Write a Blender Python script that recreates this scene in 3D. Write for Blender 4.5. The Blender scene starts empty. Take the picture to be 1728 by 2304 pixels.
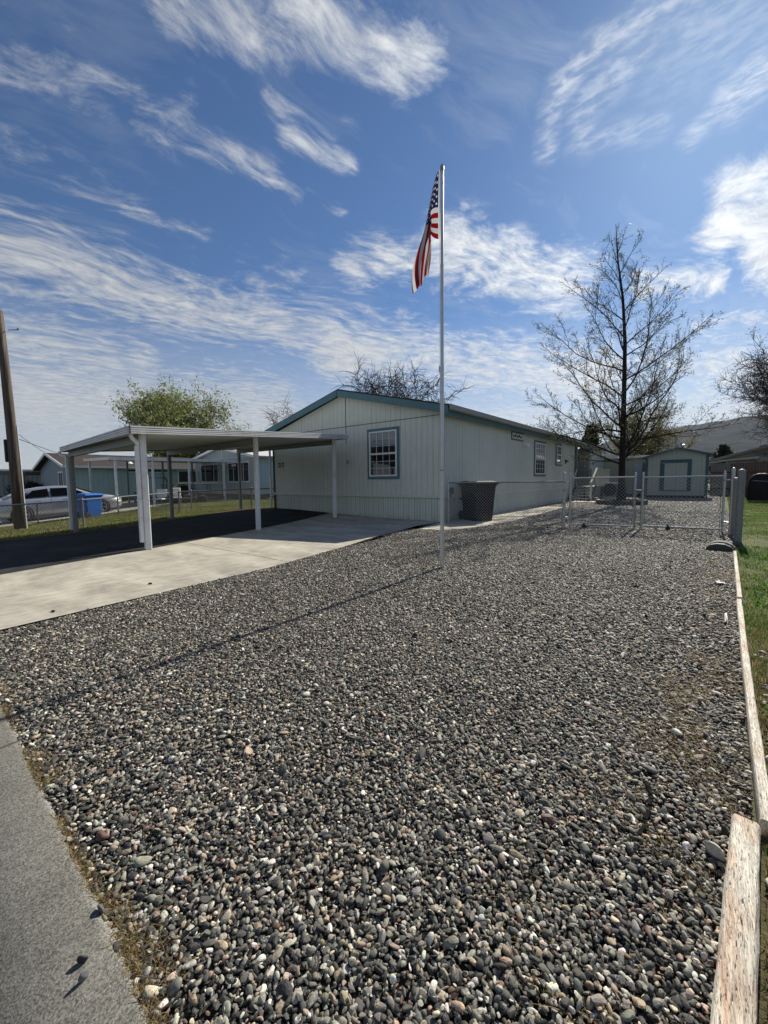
import bpy, math, random
import numpy as np
from mathutils import Matrix, Vector

R = math.radians
# ------------------------------------------------------------------ camera, world, sun, exposure
scene = bpy.context.scene
CAM_H = 1.25
cd = bpy.data.cameras.new('camera')
cam = bpy.data.objects.new('camera', cd)
scene.collection.objects.link(cam)
scene.camera = cam
cd.sensor_fit = 'HORIZONTAL'
cd.sensor_width = 36.0
cd.lens = 903.7 / 1728 * 36.0
cd.clip_start = 0.05
cd.clip_end = 9000
right = Vector((0.776292, 0.630276, -0.011083))
up = Vector((-0.0405, 0.067413, 0.996903))
fwd = Vector((-0.629071, 0.773439, -0.077859))
cam.matrix_world = Matrix(((right.x, up.x, -fwd.x, 0), (right.y, up.y, -fwd.y, 0), (right.z, up.z, -fwd.z, CAM_H), (0, 0, 0, 1)))

SUN_EL, SUN_AZ = 36.5, -0.6          # azimuth in degrees clockwise from +Y
sd = bpy.data.lights.new('sun', 'SUN')
sd.energy = 5.0
sd.angle = R(0.55)
sd.color = (1.0, 0.93, 0.80)
sun = bpy.data.objects.new('sun', sd)
scene.collection.objects.link(sun)
sun.location = (0, 0, 30)
sun.rotation_euler = (R(-(90 - SUN_EL)), 0, R(-SUN_AZ))
scene.view_settings.view_transform = 'Standard'
scene.view_settings.look = 'None'
scene.view_settings.gamma = 1.0
scene.view_settings.exposure = 0.50
scene.cycles.max_bounces = 6
scene.cycles.transparent_max_bounces = 8

world = bpy.data.worlds.new('World')
scene.world = world
world.use_nodes = True
wn, wl = world.node_tree.nodes, world.node_tree.links
wn.clear()


class NG:
    """small helper to chain shader nodes"""
    def __init__(s, tree):
        s.n, s.l = tree.nodes, tree.links

    def put(s, sock, v):
        if hasattr(v, 'is_linked') or hasattr(v, 'links'):
            s.l.new(v, sock)
        elif v is not None:
            if hasattr(sock.default_value, '__len__') and not hasattr(v, '__len__'):
                v = [v] * len(sock.default_value)
            if hasattr(sock.default_value, '__len__') and len(sock.default_value) == 4 and len(v) == 3:
                v = (*v, 1)
            sock.default_value = v

    def m(s, op, a, b=None, c=None, clamp=False):
        x = s.n.new('ShaderNodeMath'); x.operation = op; x.use_clamp = clamp
        s.put(x.inputs[0], a)
        if b is not None: s.put(x.inputs[1], b)
        if c is not None: s.put(x.inputs[2], c)
        return x.outputs[0]

    def v(s, op, a, b=None, sc=None):
        x = s.n.new('ShaderNodeVectorMath'); x.operation = op
        s.put(x.inputs[0], a)
        if b is not None: s.put(x.inputs[1], b)
        if sc is not None: s.put(x.inputs['Scale'], sc)
        return x.outputs['Value'] if op in ('DOT_PRODUCT', 'LENGTH', 'DISTANCE') else x.outputs[0]

    def mix(s, f, a, b, bt='MIX'):
        x = s.n.new('ShaderNodeMix'); x.data_type = 'RGBA'; x.blend_type = bt
        s.put(x.inputs[0], f); s.put(x.inputs[6], a); s.put(x.inputs[7], b)
        return x.outputs[2]

    def mr(s, val, a, b, c=0.0, d=1.0, smooth=False):
        x = s.n.new('ShaderNodeMapRange')
        if smooth: x.interpolation_type = 'SMOOTHSTEP'
        for i, q in enumerate((val, a, b, c, d)): s.put(x.inputs[i], q)
        return x.outputs[0]

    def noise(s, vec, scale, detail=3, rough=0.55, dist=0.0, col=False):
        x = s.n.new('ShaderNodeTexNoise')
        if vec is not None: s.put(x.inputs['Vector'], vec)
        x.inputs['Scale'].default_value = scale; x.inputs['Detail'].default_value = detail
        x.inputs['Roughness'].default_value = rough; x.inputs['Distortion'].default_value = dist
        return x.outputs[1 if col else 0]

    def vor(s, vec, scale, feat='F1', out=0, rnd=1.0):
        x = s.n.new('ShaderNodeTexVoronoi'); x.feature = feat
        if vec is not None: s.put(x.inputs['Vector'], vec)
        x.inputs['Scale'].default_value = scale; x.inputs['Randomness'].default_value = rnd
        return x.outputs[out]

    def sep(s, vec):
        x = s.n.new('ShaderNodeSeparateXYZ'); s.put(x.inputs[0], vec); return x.outputs

    def comb(s, a, b, c):
        x = s.n.new('ShaderNodeCombineXYZ')
        for i, q in enumerate((a, b, c)): s.put(x.inputs[i], q)
        return x.outputs[0]

    def ramp(s, f, stops):
        x = s.n.new('ShaderNodeValToRGB'); s.put(x.inputs[0], f)
        e = x.color_ramp.elements
        while len(e) < len(stops): e.new(0.5)
        for i, (p, c) in enumerate(stops):
            e[i].position = p; e[i].color = (*c, 1)
        return x.outputs[0]


w = NG(world.node_tree)
tc = wn.new('ShaderNodeTexCoord').outputs['Generated']
sky = wn.new('ShaderNodeTexSky')
sky.sky_type = 'NISHITA'
sky.sun_disc = False
sky.sun_elevation = R(SUN_EL)
sky.sun_rotation = R(SUN_AZ)
sky.altitude = 350
sky.air_density = 1.0
sky.dust_density = 0.35
sky.ozone_density = 2.2
d = w.v('NORMALIZE', tc)
sx, sy, sz = w.sep(d)
# cloud sheet at a fixed height: direction projected on a plane
zc = w.m('MAXIMUM', w.m('ADD', sz, 0.03), 0.02)
pu, pv = w.m('DIVIDE', sx, zc), w.m('DIVIDE', sy, zc)
CA = R(75)
along = w.m('ADD', w.m('MULTIPLY', pu, math.cos(CA)), w.m('MULTIPLY', pv, math.sin(CA)))
across = w.m('SUBTRACT', w.m('MULTIPLY', pv, math.cos(CA)), w.m('MULTIPLY', pu, math.sin(CA)))
warp = w.noise(w.comb(pu, pv, 0.0), 1.25, 3, 0.5, col=True)
warpv = w.v('SCALE', w.v('SUBTRACT', warp, (0.5, 0.5, 0.5)), sc=0.55)
pvec = w.v('ADD', w.comb(along, across, 0.0), warpv)
fib = w.noise(w.v('MULTIPLY', pvec, (1.0, 3.2, 1.0)), 2.9, 12, 0.64, 0.1)
puff = w.noise(w.v('MULTIPLY', pvec, (1, 1.6, 1)), 8.5, 9, 0.66, 0.15)
soft = w.noise(pvec, 1.3, 4, 0.5)
rip = w.noise(w.v('MULTIPLY', w.comb(pu, pv, 0), (1.0, 1.9, 1.0)), 21.0, 3, 0.55, 0.2)
CAPS = [
(-0.629,0.313,0.711,-0.431,0.585,0.688,0.030,1.0),(-0.531,0.436,0.727,-0.394,0.596,0.700,0.028,1.0),
(-0.624,0.356,0.695,-0.687,0.349,0.638,0.008,0.45),(-0.793,0.138,0.593,-0.699,0.354,0.621,0.025,0.55),
(-0.740,0.307,0.599,-0.667,0.484,0.566,0.022,0.65),(-0.667,0.484,0.566,-0.643,0.537,0.547,0.010,0.8),
(-0.609,0.448,0.654,-0.562,0.567,0.602,0.016,0.6),(-0.610,0.493,0.620,-0.559,0.575,0.598,0.016,0.85),
(-0.528,0.546,0.650,-0.477,0.594,0.647,0.010,0.5),(-0.842,0.140,0.521,-0.817,0.308,0.487,0.029,0.42),
(-0.824,0.296,0.484,-0.776,0.416,0.474,0.015,0.5),(-0.913,0.140,0.383,-0.849,0.392,0.354,0.050,1.0),
(-0.849,0.392,0.354,-0.644,0.696,0.316,0.045,1.0),(-0.755,0.517,0.404,-0.559,0.752,0.351,0.054,0.5),
(-0.962,0.138,0.238,-0.916,0.328,0.231,0.060,0.95),(-0.980,0.134,0.149,-0.800,0.584,0.140,0.085,1.15),
(-0.928,0.258,0.268,-0.869,0.415,0.268,0.021,0.6),(-0.604,0.656,0.453,-0.449,0.760,0.469,0.034,0.95),
(-0.447,0.757,0.476,-0.238,0.890,0.389,0.046,1.05),(-0.678,0.672,0.298,-0.190,0.961,0.202,0.056,1.2),
(-0.572,0.768,0.289,0.070,0.981,0.179,0.050,1.05),(-0.458,0.880,0.126,0.073,0.991,0.111,0.055,1.1),
(-0.113,0.925,0.364,-0.014,0.939,0.345,0.022,1.0),(0.011,0.908,0.419,0.068,0.905,0.421,0.035,1.4),
(0.015,0.893,0.451,0.075,0.936,0.345,0.032,1.3),(-0.024,0.958,0.285,0.081,0.961,0.264,0.015,0.9),
(-0.401,0.747,0.530,-0.401,0.748,0.529,0.008,0.9),(-0.626,0.545,0.557,-0.598,0.600,0.531,0.010,0.5),
(-0.762,0.137,0.633,-0.724,0.227,0.652,0.018,0.3),
(-0.70,-0.55,0.45,0.60,-0.70,0.40,0.20,1.15),(0.55,-0.2,0.6,0.85,0.35,0.35,0.12,0.9),(-0.2,-0.7,0.68,0.5,-0.5,0.7,0.14,0.9)]  # unseen clouds behind and beside the camera, added to brighten street-facing walls
CAPS2 = [(-0.071,0.737,0.672,-0.165,0.731,0.662,0.012,0.80),(-0.165,0.731,0.662,-0.229,0.739,0.634,0.014,0.90),(-0.229,0.739,0.634,-0.251,0.773,0.582,0.012,0.70),
(-0.109,0.757,0.644,-0.191,0.766,0.614,0.018,0.60),(-0.191,0.766,0.614,-0.195,0.790,0.582,0.017,0.55),(-0.195,0.790,0.582,-0.090,0.821,0.564,0.012,0.50),
(0.064,0.809,0.584,0.005,0.828,0.561,0.017,0.95),(0.005,0.828,0.561,-0.047,0.840,0.540,0.009,0.70),(-0.046,0.758,0.650,0.061,0.771,0.634,0.049,0.40)]


def capsules(caps, wob):
    acc = None
    dd = w.v('ADD', d, w.v('SCALE', w.v('SUBTRACT', warp, (0.5, 0.5, 0.5)), sc=wob))
    for ax, ay, az, bx, by, bz, r, st in caps:
        ab = Vector((bx - ax, by - ay, bz - az)); L2 = max(ab.length_squared, 1e-8)
        rel = w.v('SUBTRACT', dd, (ax, ay, az))
        t = w.m('MULTIPLY', w.v('DOT_PRODUCT', rel, tuple(ab)), 1.0 / L2, clamp=True)
        q = w.v('LENGTH', w.v('SUBTRACT', rel, w.v('SCALE', tuple(ab), sc=t)))
        k = w.mr(q, 0.0, r * 2.7, st, 0.0, smooth=True)
        acc = k if acc is None else w.m('MAXIMUM', acc, k)
    return acc


mask = capsules(CAPS, 0.05)
mask2 = capsules(CAPS2, 0.02)
tex = w.m('ADD', w.m('MULTIPLY', fib, 0.45), w.m('MULTIPLY', puff, 0.55))
tex = w.m('ADD', 0.52, w.m('MULTIPLY', w.m('SUBTRACT', tex, 0.52), w.mr(sz, 0.04, 0.42, 0.35, 1.0)))
dens = w.mr(w.m('ADD', w.m('MULTIPLY', mask, 0.62), w.m('MULTIPLY', tex, 2.3)), 1.28, 2.05, 0.0, 1.0, smooth=True)
dens = w.m('MULTIPLY', dens, w.m('MINIMUM', w.m('MULTIPLY', mask, 2.2), 1.0), clamp=True)
wisp = w.mr(w.m('MULTIPLY', w.m('ADD', fib, soft), 0.5), 0.5, 0.75, 0.0, 0.28)
rd = w.m('MULTIPLY', w.m('MULTIPLY', mask2, w.mr(w.m('ADD', w.m('MULTIPLY', rip, 0.9), w.m('MULTIPLY', puff, 0.2)), 0.45, 0.68, 0.22, 1.0)), 0.62)
lowveil = w.m('MULTIPLY', w.mr(sz, 0.0, 0.36, 1.1, 0.0), w.mr(fib, 0.3, 0.7, 0.72, 1.0))
cov = w.m('MAXIMUM', w.m('MAXIMUM', dens, rd), w.m('MAXIMUM', lowveil, wisp), clamp=True)
sdv = (math.sin(R(SUN_AZ)) * math.cos(R(SUN_EL)), math.cos(R(SUN_AZ)) * math.cos(R(SUN_EL)), math.sin(R(SUN_EL)))
toward = w.m('MAXIMUM', w.v('DOT_PRODUCT', d, sdv), 0.0)
glow = w.m('POWER', toward, 6.0)
cb = w.m('ADD', 5.4, w.m('MULTIPLY', glow, 5.2))           # cloud brightness, brighter towards the sun
cb = w.m('MULTIPLY', cb, w.mr(puff, 0.3, 0.7, 0.82, 1.08))
cloudcol = w.v('SCALE', (0.93, 0.965, 1.0), sc=cb)
skycol = w.mix(1.0, sky.outputs[0], (0.44, 0.635, 0.83), 'MULTIPLY')
final = w.mix(cov, skycol, cloudcol)
bg = wn.new('ShaderNodeBackground')
bg.inputs['Strength'].default_value = 0.075
wo = wn.new('ShaderNodeOutputWorld')
wl.new(final, bg.inputs[0]); wl.new(bg.outputs[0], wo.inputs[0])

# ------------------------------------------------------------------ materials
MATS = {}


def mat(name, base, rough=0.6, metal=0.0, var=0.0, vs=3.0, bump=0.0, bs=20.0, spec=0.5, stretch=None, dirt=None, ds=1.5):
    """painted / plain surface: colour variation, optional grime patches and bump"""
    if name in MATS: return MATS[name]
    m = bpy.data.materials.new(name); m.use_nodes = True
    g = NG(m.node_tree); b = m.node_tree.nodes['Principled BSDF']
    pos = g.n.new('ShaderNodeNewGeometry').outputs['Position'] if stretch == 'world' else g.n.new('ShaderNodeTexCoord').outputs['Object']
    if isinstance(stretch, tuple): pos = g.v('MULTIPLY', pos, stretch)
    col = (*base, 1)
    if var:
        nz = g.noise(pos, vs, 6, 0.6)
        col = g.mix(g.mr(nz, 0.3, 0.7), tuple(c * (1 - var) for c in base), tuple(min(1, c * (1 + var)) for c in base))
    if dirt:
        nz2 = g.noise(pos, ds, 7, 0.65, 0.4)
        col = g.mix(g.mr(nz2, 0.5, 0.72), col, dirt)
    g.put(b.inputs['Base Color'], col)
    b.inputs['Roughness'].default_value = rough
    b.inputs['Metallic'].default_value = metal
    b.inputs['Specular IOR Level'].default_value = spec
    if bump:
        bn = g.n.new('ShaderNodeBump'); bn.inputs['Strength'].default_value = bump; bn.inputs['Distance'].default_value = 0.01
        g.put(bn.inputs['Height'], g.noise(pos, bs, 6, 0.6)); g.l.new(bn.outputs[0], b.inputs['Normal'])
    MATS[name] = m
    return m


def siding(name, base, pitch=0.2, gw=0.05, lap=False, depth=0.5, seam=6, dk=0.45, fade=None):
    """vertical grooved panel siding (or horizontal laps); pattern in metres"""
    if name in MATS: return MATS[name]
    m = bpy.data.materials.new(name); m.use_nodes = True
    g = NG(m.node_tree); b = m.node_tree.nodes['Principled BSDF']
    geo = g.n.new('ShaderNodeNewGeometry'); pos = geo.outputs['Position']
    x, y, z = g.sep(pos); nx = g.m('ABSOLUTE', g.sep(geo.outputs['True Normal'])[0])
    u = z if lap else g.m('ADD', g.m('MULTIPLY', x, g.m('LESS_THAN', nx, 0.5)), g.m('MULTIPLY', y, g.m('GREATER_THAN', nx, 0.5)))
    fr = g.m('FRACT', g.m('ADD', g.m('DIVIDE', u, pitch), 500.37))
    gr = g.m('LESS_THAN', fr, gw)
    fr2 = g.m('FRACT', g.m('ADD', g.m('DIVIDE', u, pitch * seam), 500.37 / seam))
    sm = g.m('LESS_THAN', fr2, gw / seam * 1.2)
    pid = g.m('FLOOR', g.m('ADD', g.m('DIVIDE', u, pitch * seam), 500.37 / seam))
    wnz = g.n.new('ShaderNodeTexWhiteNoise'); wnz.noise_dimensions = '1D'; g.l.new(pid, wnz.inputs['W'])
    tone = g.mr(wnz.outputs[0], 0, 1, 0.96, 1.04)
    nz = g.noise(g.v('MULTIPLY', pos, (9, 9, 1.3)), 2.0, 6, 0.65)
    tone = g.m('MULTIPLY', tone, g.mr(nz, 0.25, 0.75, 0.9, 1.08))
    big = g.noise(pos, 0.8, 4, 0.5)
    tone = g.m('MULTIPLY', tone, g.mr(big, 0.3, 0.7, 0.95, 1.05))
    splash = g.m('MULTIPLY', g.mr(z, 0.0, 0.22, 1.0, 0.0), g.mr(g.noise(pos, 6.0, 4), 0.4, 0.7))
    col = g.v('SCALE', tuple(base), sc=tone)
    col = g.mix(g.m('MULTIPLY', splash, 0.5), col, (0.16, 0.14, 0.11))
    if lap:
        col = g.v('SCALE', col, sc=g.mr(fr, 0.0, 0.12, 0.6, 1.0))
    else:
        col = g.v('SCALE', col, sc=g.m('SUBTRACT', 1.0, g.m('MULTIPLY', gr, dk)))
        col = g.v('SCALE', col, sc=g.m('SUBTRACT', 1.0, g.m('MULTIPLY', sm, 0.5)))
    g.put(b.inputs['Base Color'], col)
    b.inputs['Roughness'].default_value = 0.62
    b.inputs['Specular IOR Level'].default_value = 0.35
    h = g.m('ADD', g.m('MULTIPLY', fr, 1.0) if lap else g.m('SUBTRACT', 1.0, gr), g.m('MULTIPLY', nz, 0.12))
    bn = g.n.new('ShaderNodeBump'); bn.inputs['Strength'].default_value = depth; bn.inputs['Distance'].default_value = 0.01
    g.put(bn.inputs['Height'], h); g.l.new(bn.outputs[0], b.inputs['Normal'])
    MATS[name] = m
    return m


def glassmat(name='window_glass', base=(0.012, 0.015, 0.018)):
    return mat(name, base, 0.04, 0, spec=0.8)


M_SAGE = siding('sage_siding', (0.575, 0.605, 0.545))
M_SKIRT = siding('sage_skirting', (0.55, 0.595, 0.525), pitch=0.105, gw=0.12, dk=0.38, seam=2)
M_SAGET = mat('sage_trim', (0.58, 0.62, 0.57), 0.55, var=0.06)
M_TEAL = mat('teal_paint', (0.065, 0.155, 0.185), 0.5, var=0.12, vs=4)
M_ROOFBLK = mat('dark_shingle', (0.035, 0.033, 0.035), 0.9, var=0.3, vs=9, bump=0.6, bs=60)
M_GUTTER = mat('tan_gutter', (0.30, 0.29, 0.27), 0.45, var=0.08)
M_WHITE = mat('white_vinyl', (0.74, 0.75, 0.74), 0.4, var=0.04)
M_ALU = mat('white_aluminium', (0.66, 0.67, 0.68), 0.38, var=0.05, vs=2, dirt=(0.5, 0.49, 0.46), ds=2.2)
M_ALUPAN = mat('aluminium_pan', (0.74, 0.74, 0.70), 0.5, var=0.06)
M_BEAM = mat('painted_beam', (0.22, 0.235, 0.235), 0.5, var=0.06)
M_GALV = mat('galvanised_steel', (0.42, 0.44, 0.46), 0.42, 0.75, var=0.15, vs=30)
M_GALVD = mat('dull_galvanised_steel', (0.20, 0.215, 0.22), 0.55, 0.6, var=0.2, vs=25)
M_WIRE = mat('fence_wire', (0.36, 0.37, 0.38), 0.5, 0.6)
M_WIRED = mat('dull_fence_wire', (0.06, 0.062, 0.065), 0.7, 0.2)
M_GLASS = glassmat()
M_BLACKP = mat('black_plastic', (0.006, 0.0065, 0.007), 0.6, var=0.2, bump=0.1, bs=90, spec=0.2)
M_BLACKM = mat('black_metal', (0.015, 0.015, 0.016), 0.5, var=0.2)
M_RUBBER = mat('rubber', (0.02, 0.02, 0.02), 0.85)
M_CHROME = mat('bright_metal', (0.6, 0.6, 0.6), 0.2, 1.0)


# ------------------------------------------------------------------ mesh helpers
class MB:
    def __init__(s): s.v, s.f, s.n, s.g = [], [], 0, []

    def add(s, vs, fs):
        vs = [tuple(p) for p in vs]
        s.g.append((s.n, len(vs), len(s.f), len(fs)))
        s.f += [tuple(i + s.n for i in f) for f in fs]; s.v += vs; s.n += len(vs)

    def box(s, x0, y0, z0, x1, y1, z1, M=None, bev=0.0):
        if bev > 0:
            a = bev
            P = []
            for (z, k) in ((z0, a), (z0 + a, 0), (z1 - a, 0), (z1, a)):
                P += [(x0 + k, y0 + k * 0 + (a if k else 0), z)] if False else []
                xs0, xs1, ys0, ys1 = x0 + k, x1 - k, y0 + k, y1 - k
                c = a if k == 0 else a * 0.6
                P += [(xs0 + c, ys0, z), (xs1 - c, ys0, z), (xs1, ys0 + c, z), (xs1, ys1 - c, z),
                      (xs1 - c, ys1, z), (xs0 + c, ys1, z), (xs0, ys1 - c, z), (xs0, ys0 + c, z)]
            F = [tuple(range(7, -1, -1)), tuple(range(24, 32))]
            for r in range(3):
                for i in range(8):
                    j = (i + 1) % 8
                    F.append((r * 8 + i, r * 8 + j, r * 8 + 8 + j, r * 8 + 8 + i))
        else:
            P = [(x0, y0, z0), (x1, y0, z0), (x1, y1, z0), (x0, y1, z0), (x0, y0, z1), (x1, y0, z1), (x1, y1, z1), (x0, y1, z1)]
            F = [(0, 3, 2, 1), (4, 5, 6, 7), (0, 1, 5, 4), (1, 2, 6, 5), (2, 3, 7, 6), (3, 0, 4, 7)]
        if M is not None: P = [M @ Vector(p) for p in P]
        s.add(P, F); return s

    def bar(s, a, b, wd, ht, upv=(0, 0, 1)):
        """rectangular bar from a to b"""
        a, b = Vector(a), Vector(b); t = (b - a); L = t.length; t.normalize()
        sd_ = t.cross(Vector(upv))
        if sd_.length < 1e-4: sd_ = t.cross(Vector((1, 0, 0)))
        sd_.normalize(); u = sd_.cross(t)
        P = []
        for c in (a, b):
            for i, j in ((-1, -1), (1, -1), (1, 1), (-1, 1)): P.append(c + sd_ * (wd / 2 * i) + u * (ht / 2 * j))
        s.add(P, [(0, 1, 2, 3), (7, 6, 5, 4), (0, 4, 5, 1), (1, 5, 6, 2), (2, 6, 7, 3), (3, 7, 4, 0)]); return s

    def tube(s, pts, rad, sides=8, cap=True):
        pts = [Vector(p) for p in pts]; n = len(pts)
        if not hasattr(rad, '__len__'): rad = [rad] * n
        P = []; ref = None
        for i, p in enumerate(pts):
            t = (pts[min(i + 1, n - 1)] - pts[max(i - 1, 0)]).normalized()
            if ref is None: ref = Vector((0, 0, 1)) if abs(t.z) < 0.9 else Vector((1, 0, 0))
            a = t.cross(ref)
            if a.length < 1e-5: a = t.cross(Vector((0.3, 1, 0.1)))
            a.normalize(); b = t.cross(a); ref = b.cross(t) if False else ref
            for k in range(sides):
                an = 2 * math.pi * k / sides
                P.append(p + (a * math.cos(an) + b * math.sin(an)) * rad[i])
        F = []
        for i in range(n - 1):
            for k in range(sides):
                k2 = (k + 1) % sides
                F.append((i * sides + k, i * sides + k2, (i + 1) * sides + k2, (i + 1) * sides + k))
        if cap:
            F.append(tuple(range(sides - 1, -1, -1))); F.append(tuple((n - 1) * sides + k for k in range(sides)))
        s.add(P, F); return s

    def lathe(s, prof, c=(0, 0, 0), sides=16, M=None):
        P = []
        for r, z in prof:
            for k in range(sides):
                an = 2 * math.pi * k / sides
                p = Vector((r * math.cos(an), r * math.sin(an), z))
                if M is not None: p = M @ p
                P.append(p + Vector(c))
        F = []
        for i in range(len(prof) - 1):
            for k in range(sides):
                k2 = (k + 1) % sides
                F.append((i * sides + k, i * sides + k2, (i + 1) * sides + k2, (i + 1) * sides + k))
        s.add(P, F); return s

    def poly(s, pts, z0, z1):
        """prism over a ccw polygon; z0/z1 numbers or functions of x, y"""
        f0 = z0 if callable(z0) else (lambda x, y: z0)
        f1 = z1 if callable(z1) else (lambda x, y: z1)
        n = len(pts)
        P = [(x, y, f0(x, y)) for x, y in pts] + [(x, y, f1(x, y)) for x, y in pts]
        F = [tuple(range(n - 1, -1, -1)), tuple(range(n, 2 * n))]
        for i in range(n):
            j = (i + 1) % n; F.append((i, j, n + j, n + i))
        s.add(P, F); return s

    def extr(s, prof, axis, a, b):
        """extrude a 2D profile along x ('x': prof=(y,z)) or y ('y': prof=(x,z))"""
        n = len(prof); P = []
        for t in (a, b):
            for p, q in prof: P.append((t, p, q) if axis == 'x' else (p, t, q))
        F = [tuple(range(n)), tuple(range(2 * n - 1, n - 1, -1))]
        for i in range(n):
            j = (i + 1) % n; F.append((i, n + i, n + j, j))
        s.add(P, F); return s

    def each(s, name, m, parent=None, **k):
        """one object for every piece added"""
        out = []
        for v0, nv, f0, nf in s.g:
            q = MB(); q.add(s.v[v0:v0 + nv], [tuple(i - v0 for i in f) for f in s.f[f0:f0 + nf]])
            out.append(q.build(name, m, parent, **k))
        return out

    def build(s, name, m, parent=None, smooth=False, world=True, bevel=0.0):
        me = bpy.data.meshes.new(name)
        off = Vector((0, 0, 0))
        o = bpy.data.objects.new(name, me)
        if parent is not None:
            o.parent = parent
            if world:
                q = parent
                while q is not None:
                    off += q.location; q = q.parent
        vs = [(p[0] - off.x, p[1] - off.y, p[2] - off.z) for p in s.v] if world else s.v
        me.from_pydata([tuple(p) for p in vs], [], s.f)
        me.update()
        if smooth:
            me.polygons.foreach_set('use_smooth', [True] * len(me.polygons))
        if m is not None: me.materials.append(m)
        scene.collection.objects.link(o)
        if bevel:
            md = o.modifiers.new('bevel', 'BEVEL'); md.width = bevel; md.segments = 2; md.limit_method = 'ANGLE'
        return o


def box(*a, **k): return MB().box(*a, **k)


def tag(o, label=None, cat=None, group=None, kind=None):
    if label: o['label'] = label
    if cat: o['category'] = cat
    if group: o['group'] = group
    if kind: o['kind'] = kind
    return o


def thing(name, label, cat, loc=(0, 0, 0), rz=0.0, group=None):
    o = bpy.data.objects.new(name, None); scene.collection.objects.link(o)
    o.location = loc; o.rotation_euler = (0, 0, rz); o.empty_display_size = 0.2
    return tag(o, label, cat, group)


def copy_tree(o, parent=None):
    c = o.copy(); scene.collection.objects.link(c); c.parent = parent
    for ch in [x for x in scene.objects if x.parent == o]: copy_tree(ch, c)
    return c


def nmesh(name, V, F, m, parent=None, smooth=False):
    """numpy arrays -> mesh (all faces of the same size)"""
    me = bpy.data.meshes.new(name)
    V = np.asarray(V, np.float32); F = np.asarray(F, np.int32)
    me.vertices.add(len(V)); me.vertices.foreach_set('co', V.ravel())
    k = F.shape[1]
    me.loops.add(F.size); me.loops.foreach_set('vertex_index', F.ravel())
    me.polygons.add(len(F)); me.polygons.foreach_set('loop_start', np.arange(0, F.size, k, dtype=np.int32))
    me.polygons.foreach_set('loop_total', np.full(len(F), k, np.int32))
    if smooth: me.polygons.foreach_set('use_smooth', np.ones(len(F), bool))
    me.update(calc_edges=True); me.validate()
    if m is not None: me.materials.append(m)
    o = bpy.data.objects.new(name, me); scene.collection.objects.link(o)
    if parent is not None: o.parent = parent
    return o


def gz(X, Y):
    """the neighbouring lots and their drive fall gently towards the street"""
    t = np.clip((-8.5 - X) / 5.4, 0, 2.3)
    Y0 = 6.1 + np.maximum(0, -14 - X) * .26
    return np.clip(.034 * t * (Y - Y0), -.45, .12)


def text_mesh(txt, size, m, parent, M, name='number', depth=0.008, shear=0.0):
    cu = bpy.data.curves.new('t', 'FONT'); cu.body = txt; cu.size = size; cu.extrude = depth; cu.shear = shear
    cu.align_x = 'CENTER'; cu.align_y = 'CENTER'; cu.offset = size * 0.015
    tmp = bpy.data.objects.new('t', cu); scene.collection.objects.link(tmp)
    bpy.context.view_layer.update()
    me = bpy.data.meshes.new_from_object(tmp.evaluated_get(bpy.context.evaluated_depsgraph_get()))
    bpy.data.objects.remove(tmp)
    off = Vector((0, 0, 0)); q = parent
    while q is not None: off += q.location; q = q.parent
    me.transform(Matrix.Translation(-off) @ M)
    me.materials.clear(); me.materials.append(m)
    o = bpy.data.objects.new(name, me); o.parent = parent; scene.collection.objects.link(o)
    return o

# ------------------------------------------------------------------ ground
import bmesh


def inpoly(px, py, poly):
    px = np.asarray(px); py = np.asarray(py); c = np.zeros(px.shape, bool); n = len(poly)
    for i in range(n):
        x0, y0 = poly[i]; x1, y1 = poly[i - 1]
        k = ((y0 > py) != (y1 > py)) & (px < (x1 - x0) * (py - y0) / ((y1 - y0) or 1e-9) + x0)
        c ^= k
    return c


def sheet(name, poly, off, m, step=0.6, kind='structure', zf=None, slope=True):
    """flat polygon cut on a grid and laid on the terrain, off metres above it"""
    bm = bmesh.new()
    vs = [bm.verts.new((x, y, 0)) for x, y in poly]
    f = bm.faces.new(vs)
    bmesh.ops.triangulate(bm, faces=[f], ngon_method='EAR_CLIP')
    if slope:
        xs = [p[0] for p in poly]; ys = [p[1] for p in poly]
        for ax, lo, hi in ((0, min(xs), max(xs)), (1, min(ys), max(ys))):
            q = math.ceil(lo / step) * step
            while q < hi:
                co = (q, 0, 0) if ax == 0 else (0, q, 0); no = (1, 0, 0) if ax == 0 else (0, 1, 0)
                bmesh.ops.bisect_plane(bm, geom=bm.verts[:] + bm.edges[:] + bm.faces[:], plane_co=co, plane_no=no, dist=1e-5)
                q += step
    for v in bm.verts:
        v.co.z = float(gz(v.co.x, v.co.y)) + off + (zf(v.co.x, v.co.y) if zf else 0)
    bm.normal_update()
    if sum(f.normal.z for f in bm.faces) < 0: bmesh.ops.reverse_faces(bm, faces=bm.faces[:])
    me = bpy.data.meshes.new(name); bm.to_mesh(me); bm.free()
    me.materials.append(m)
    o = bpy.data.objects.new(name, me); scene.collection.objects.link(o)
    if kind: o['kind'] = kind
    return o


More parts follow.
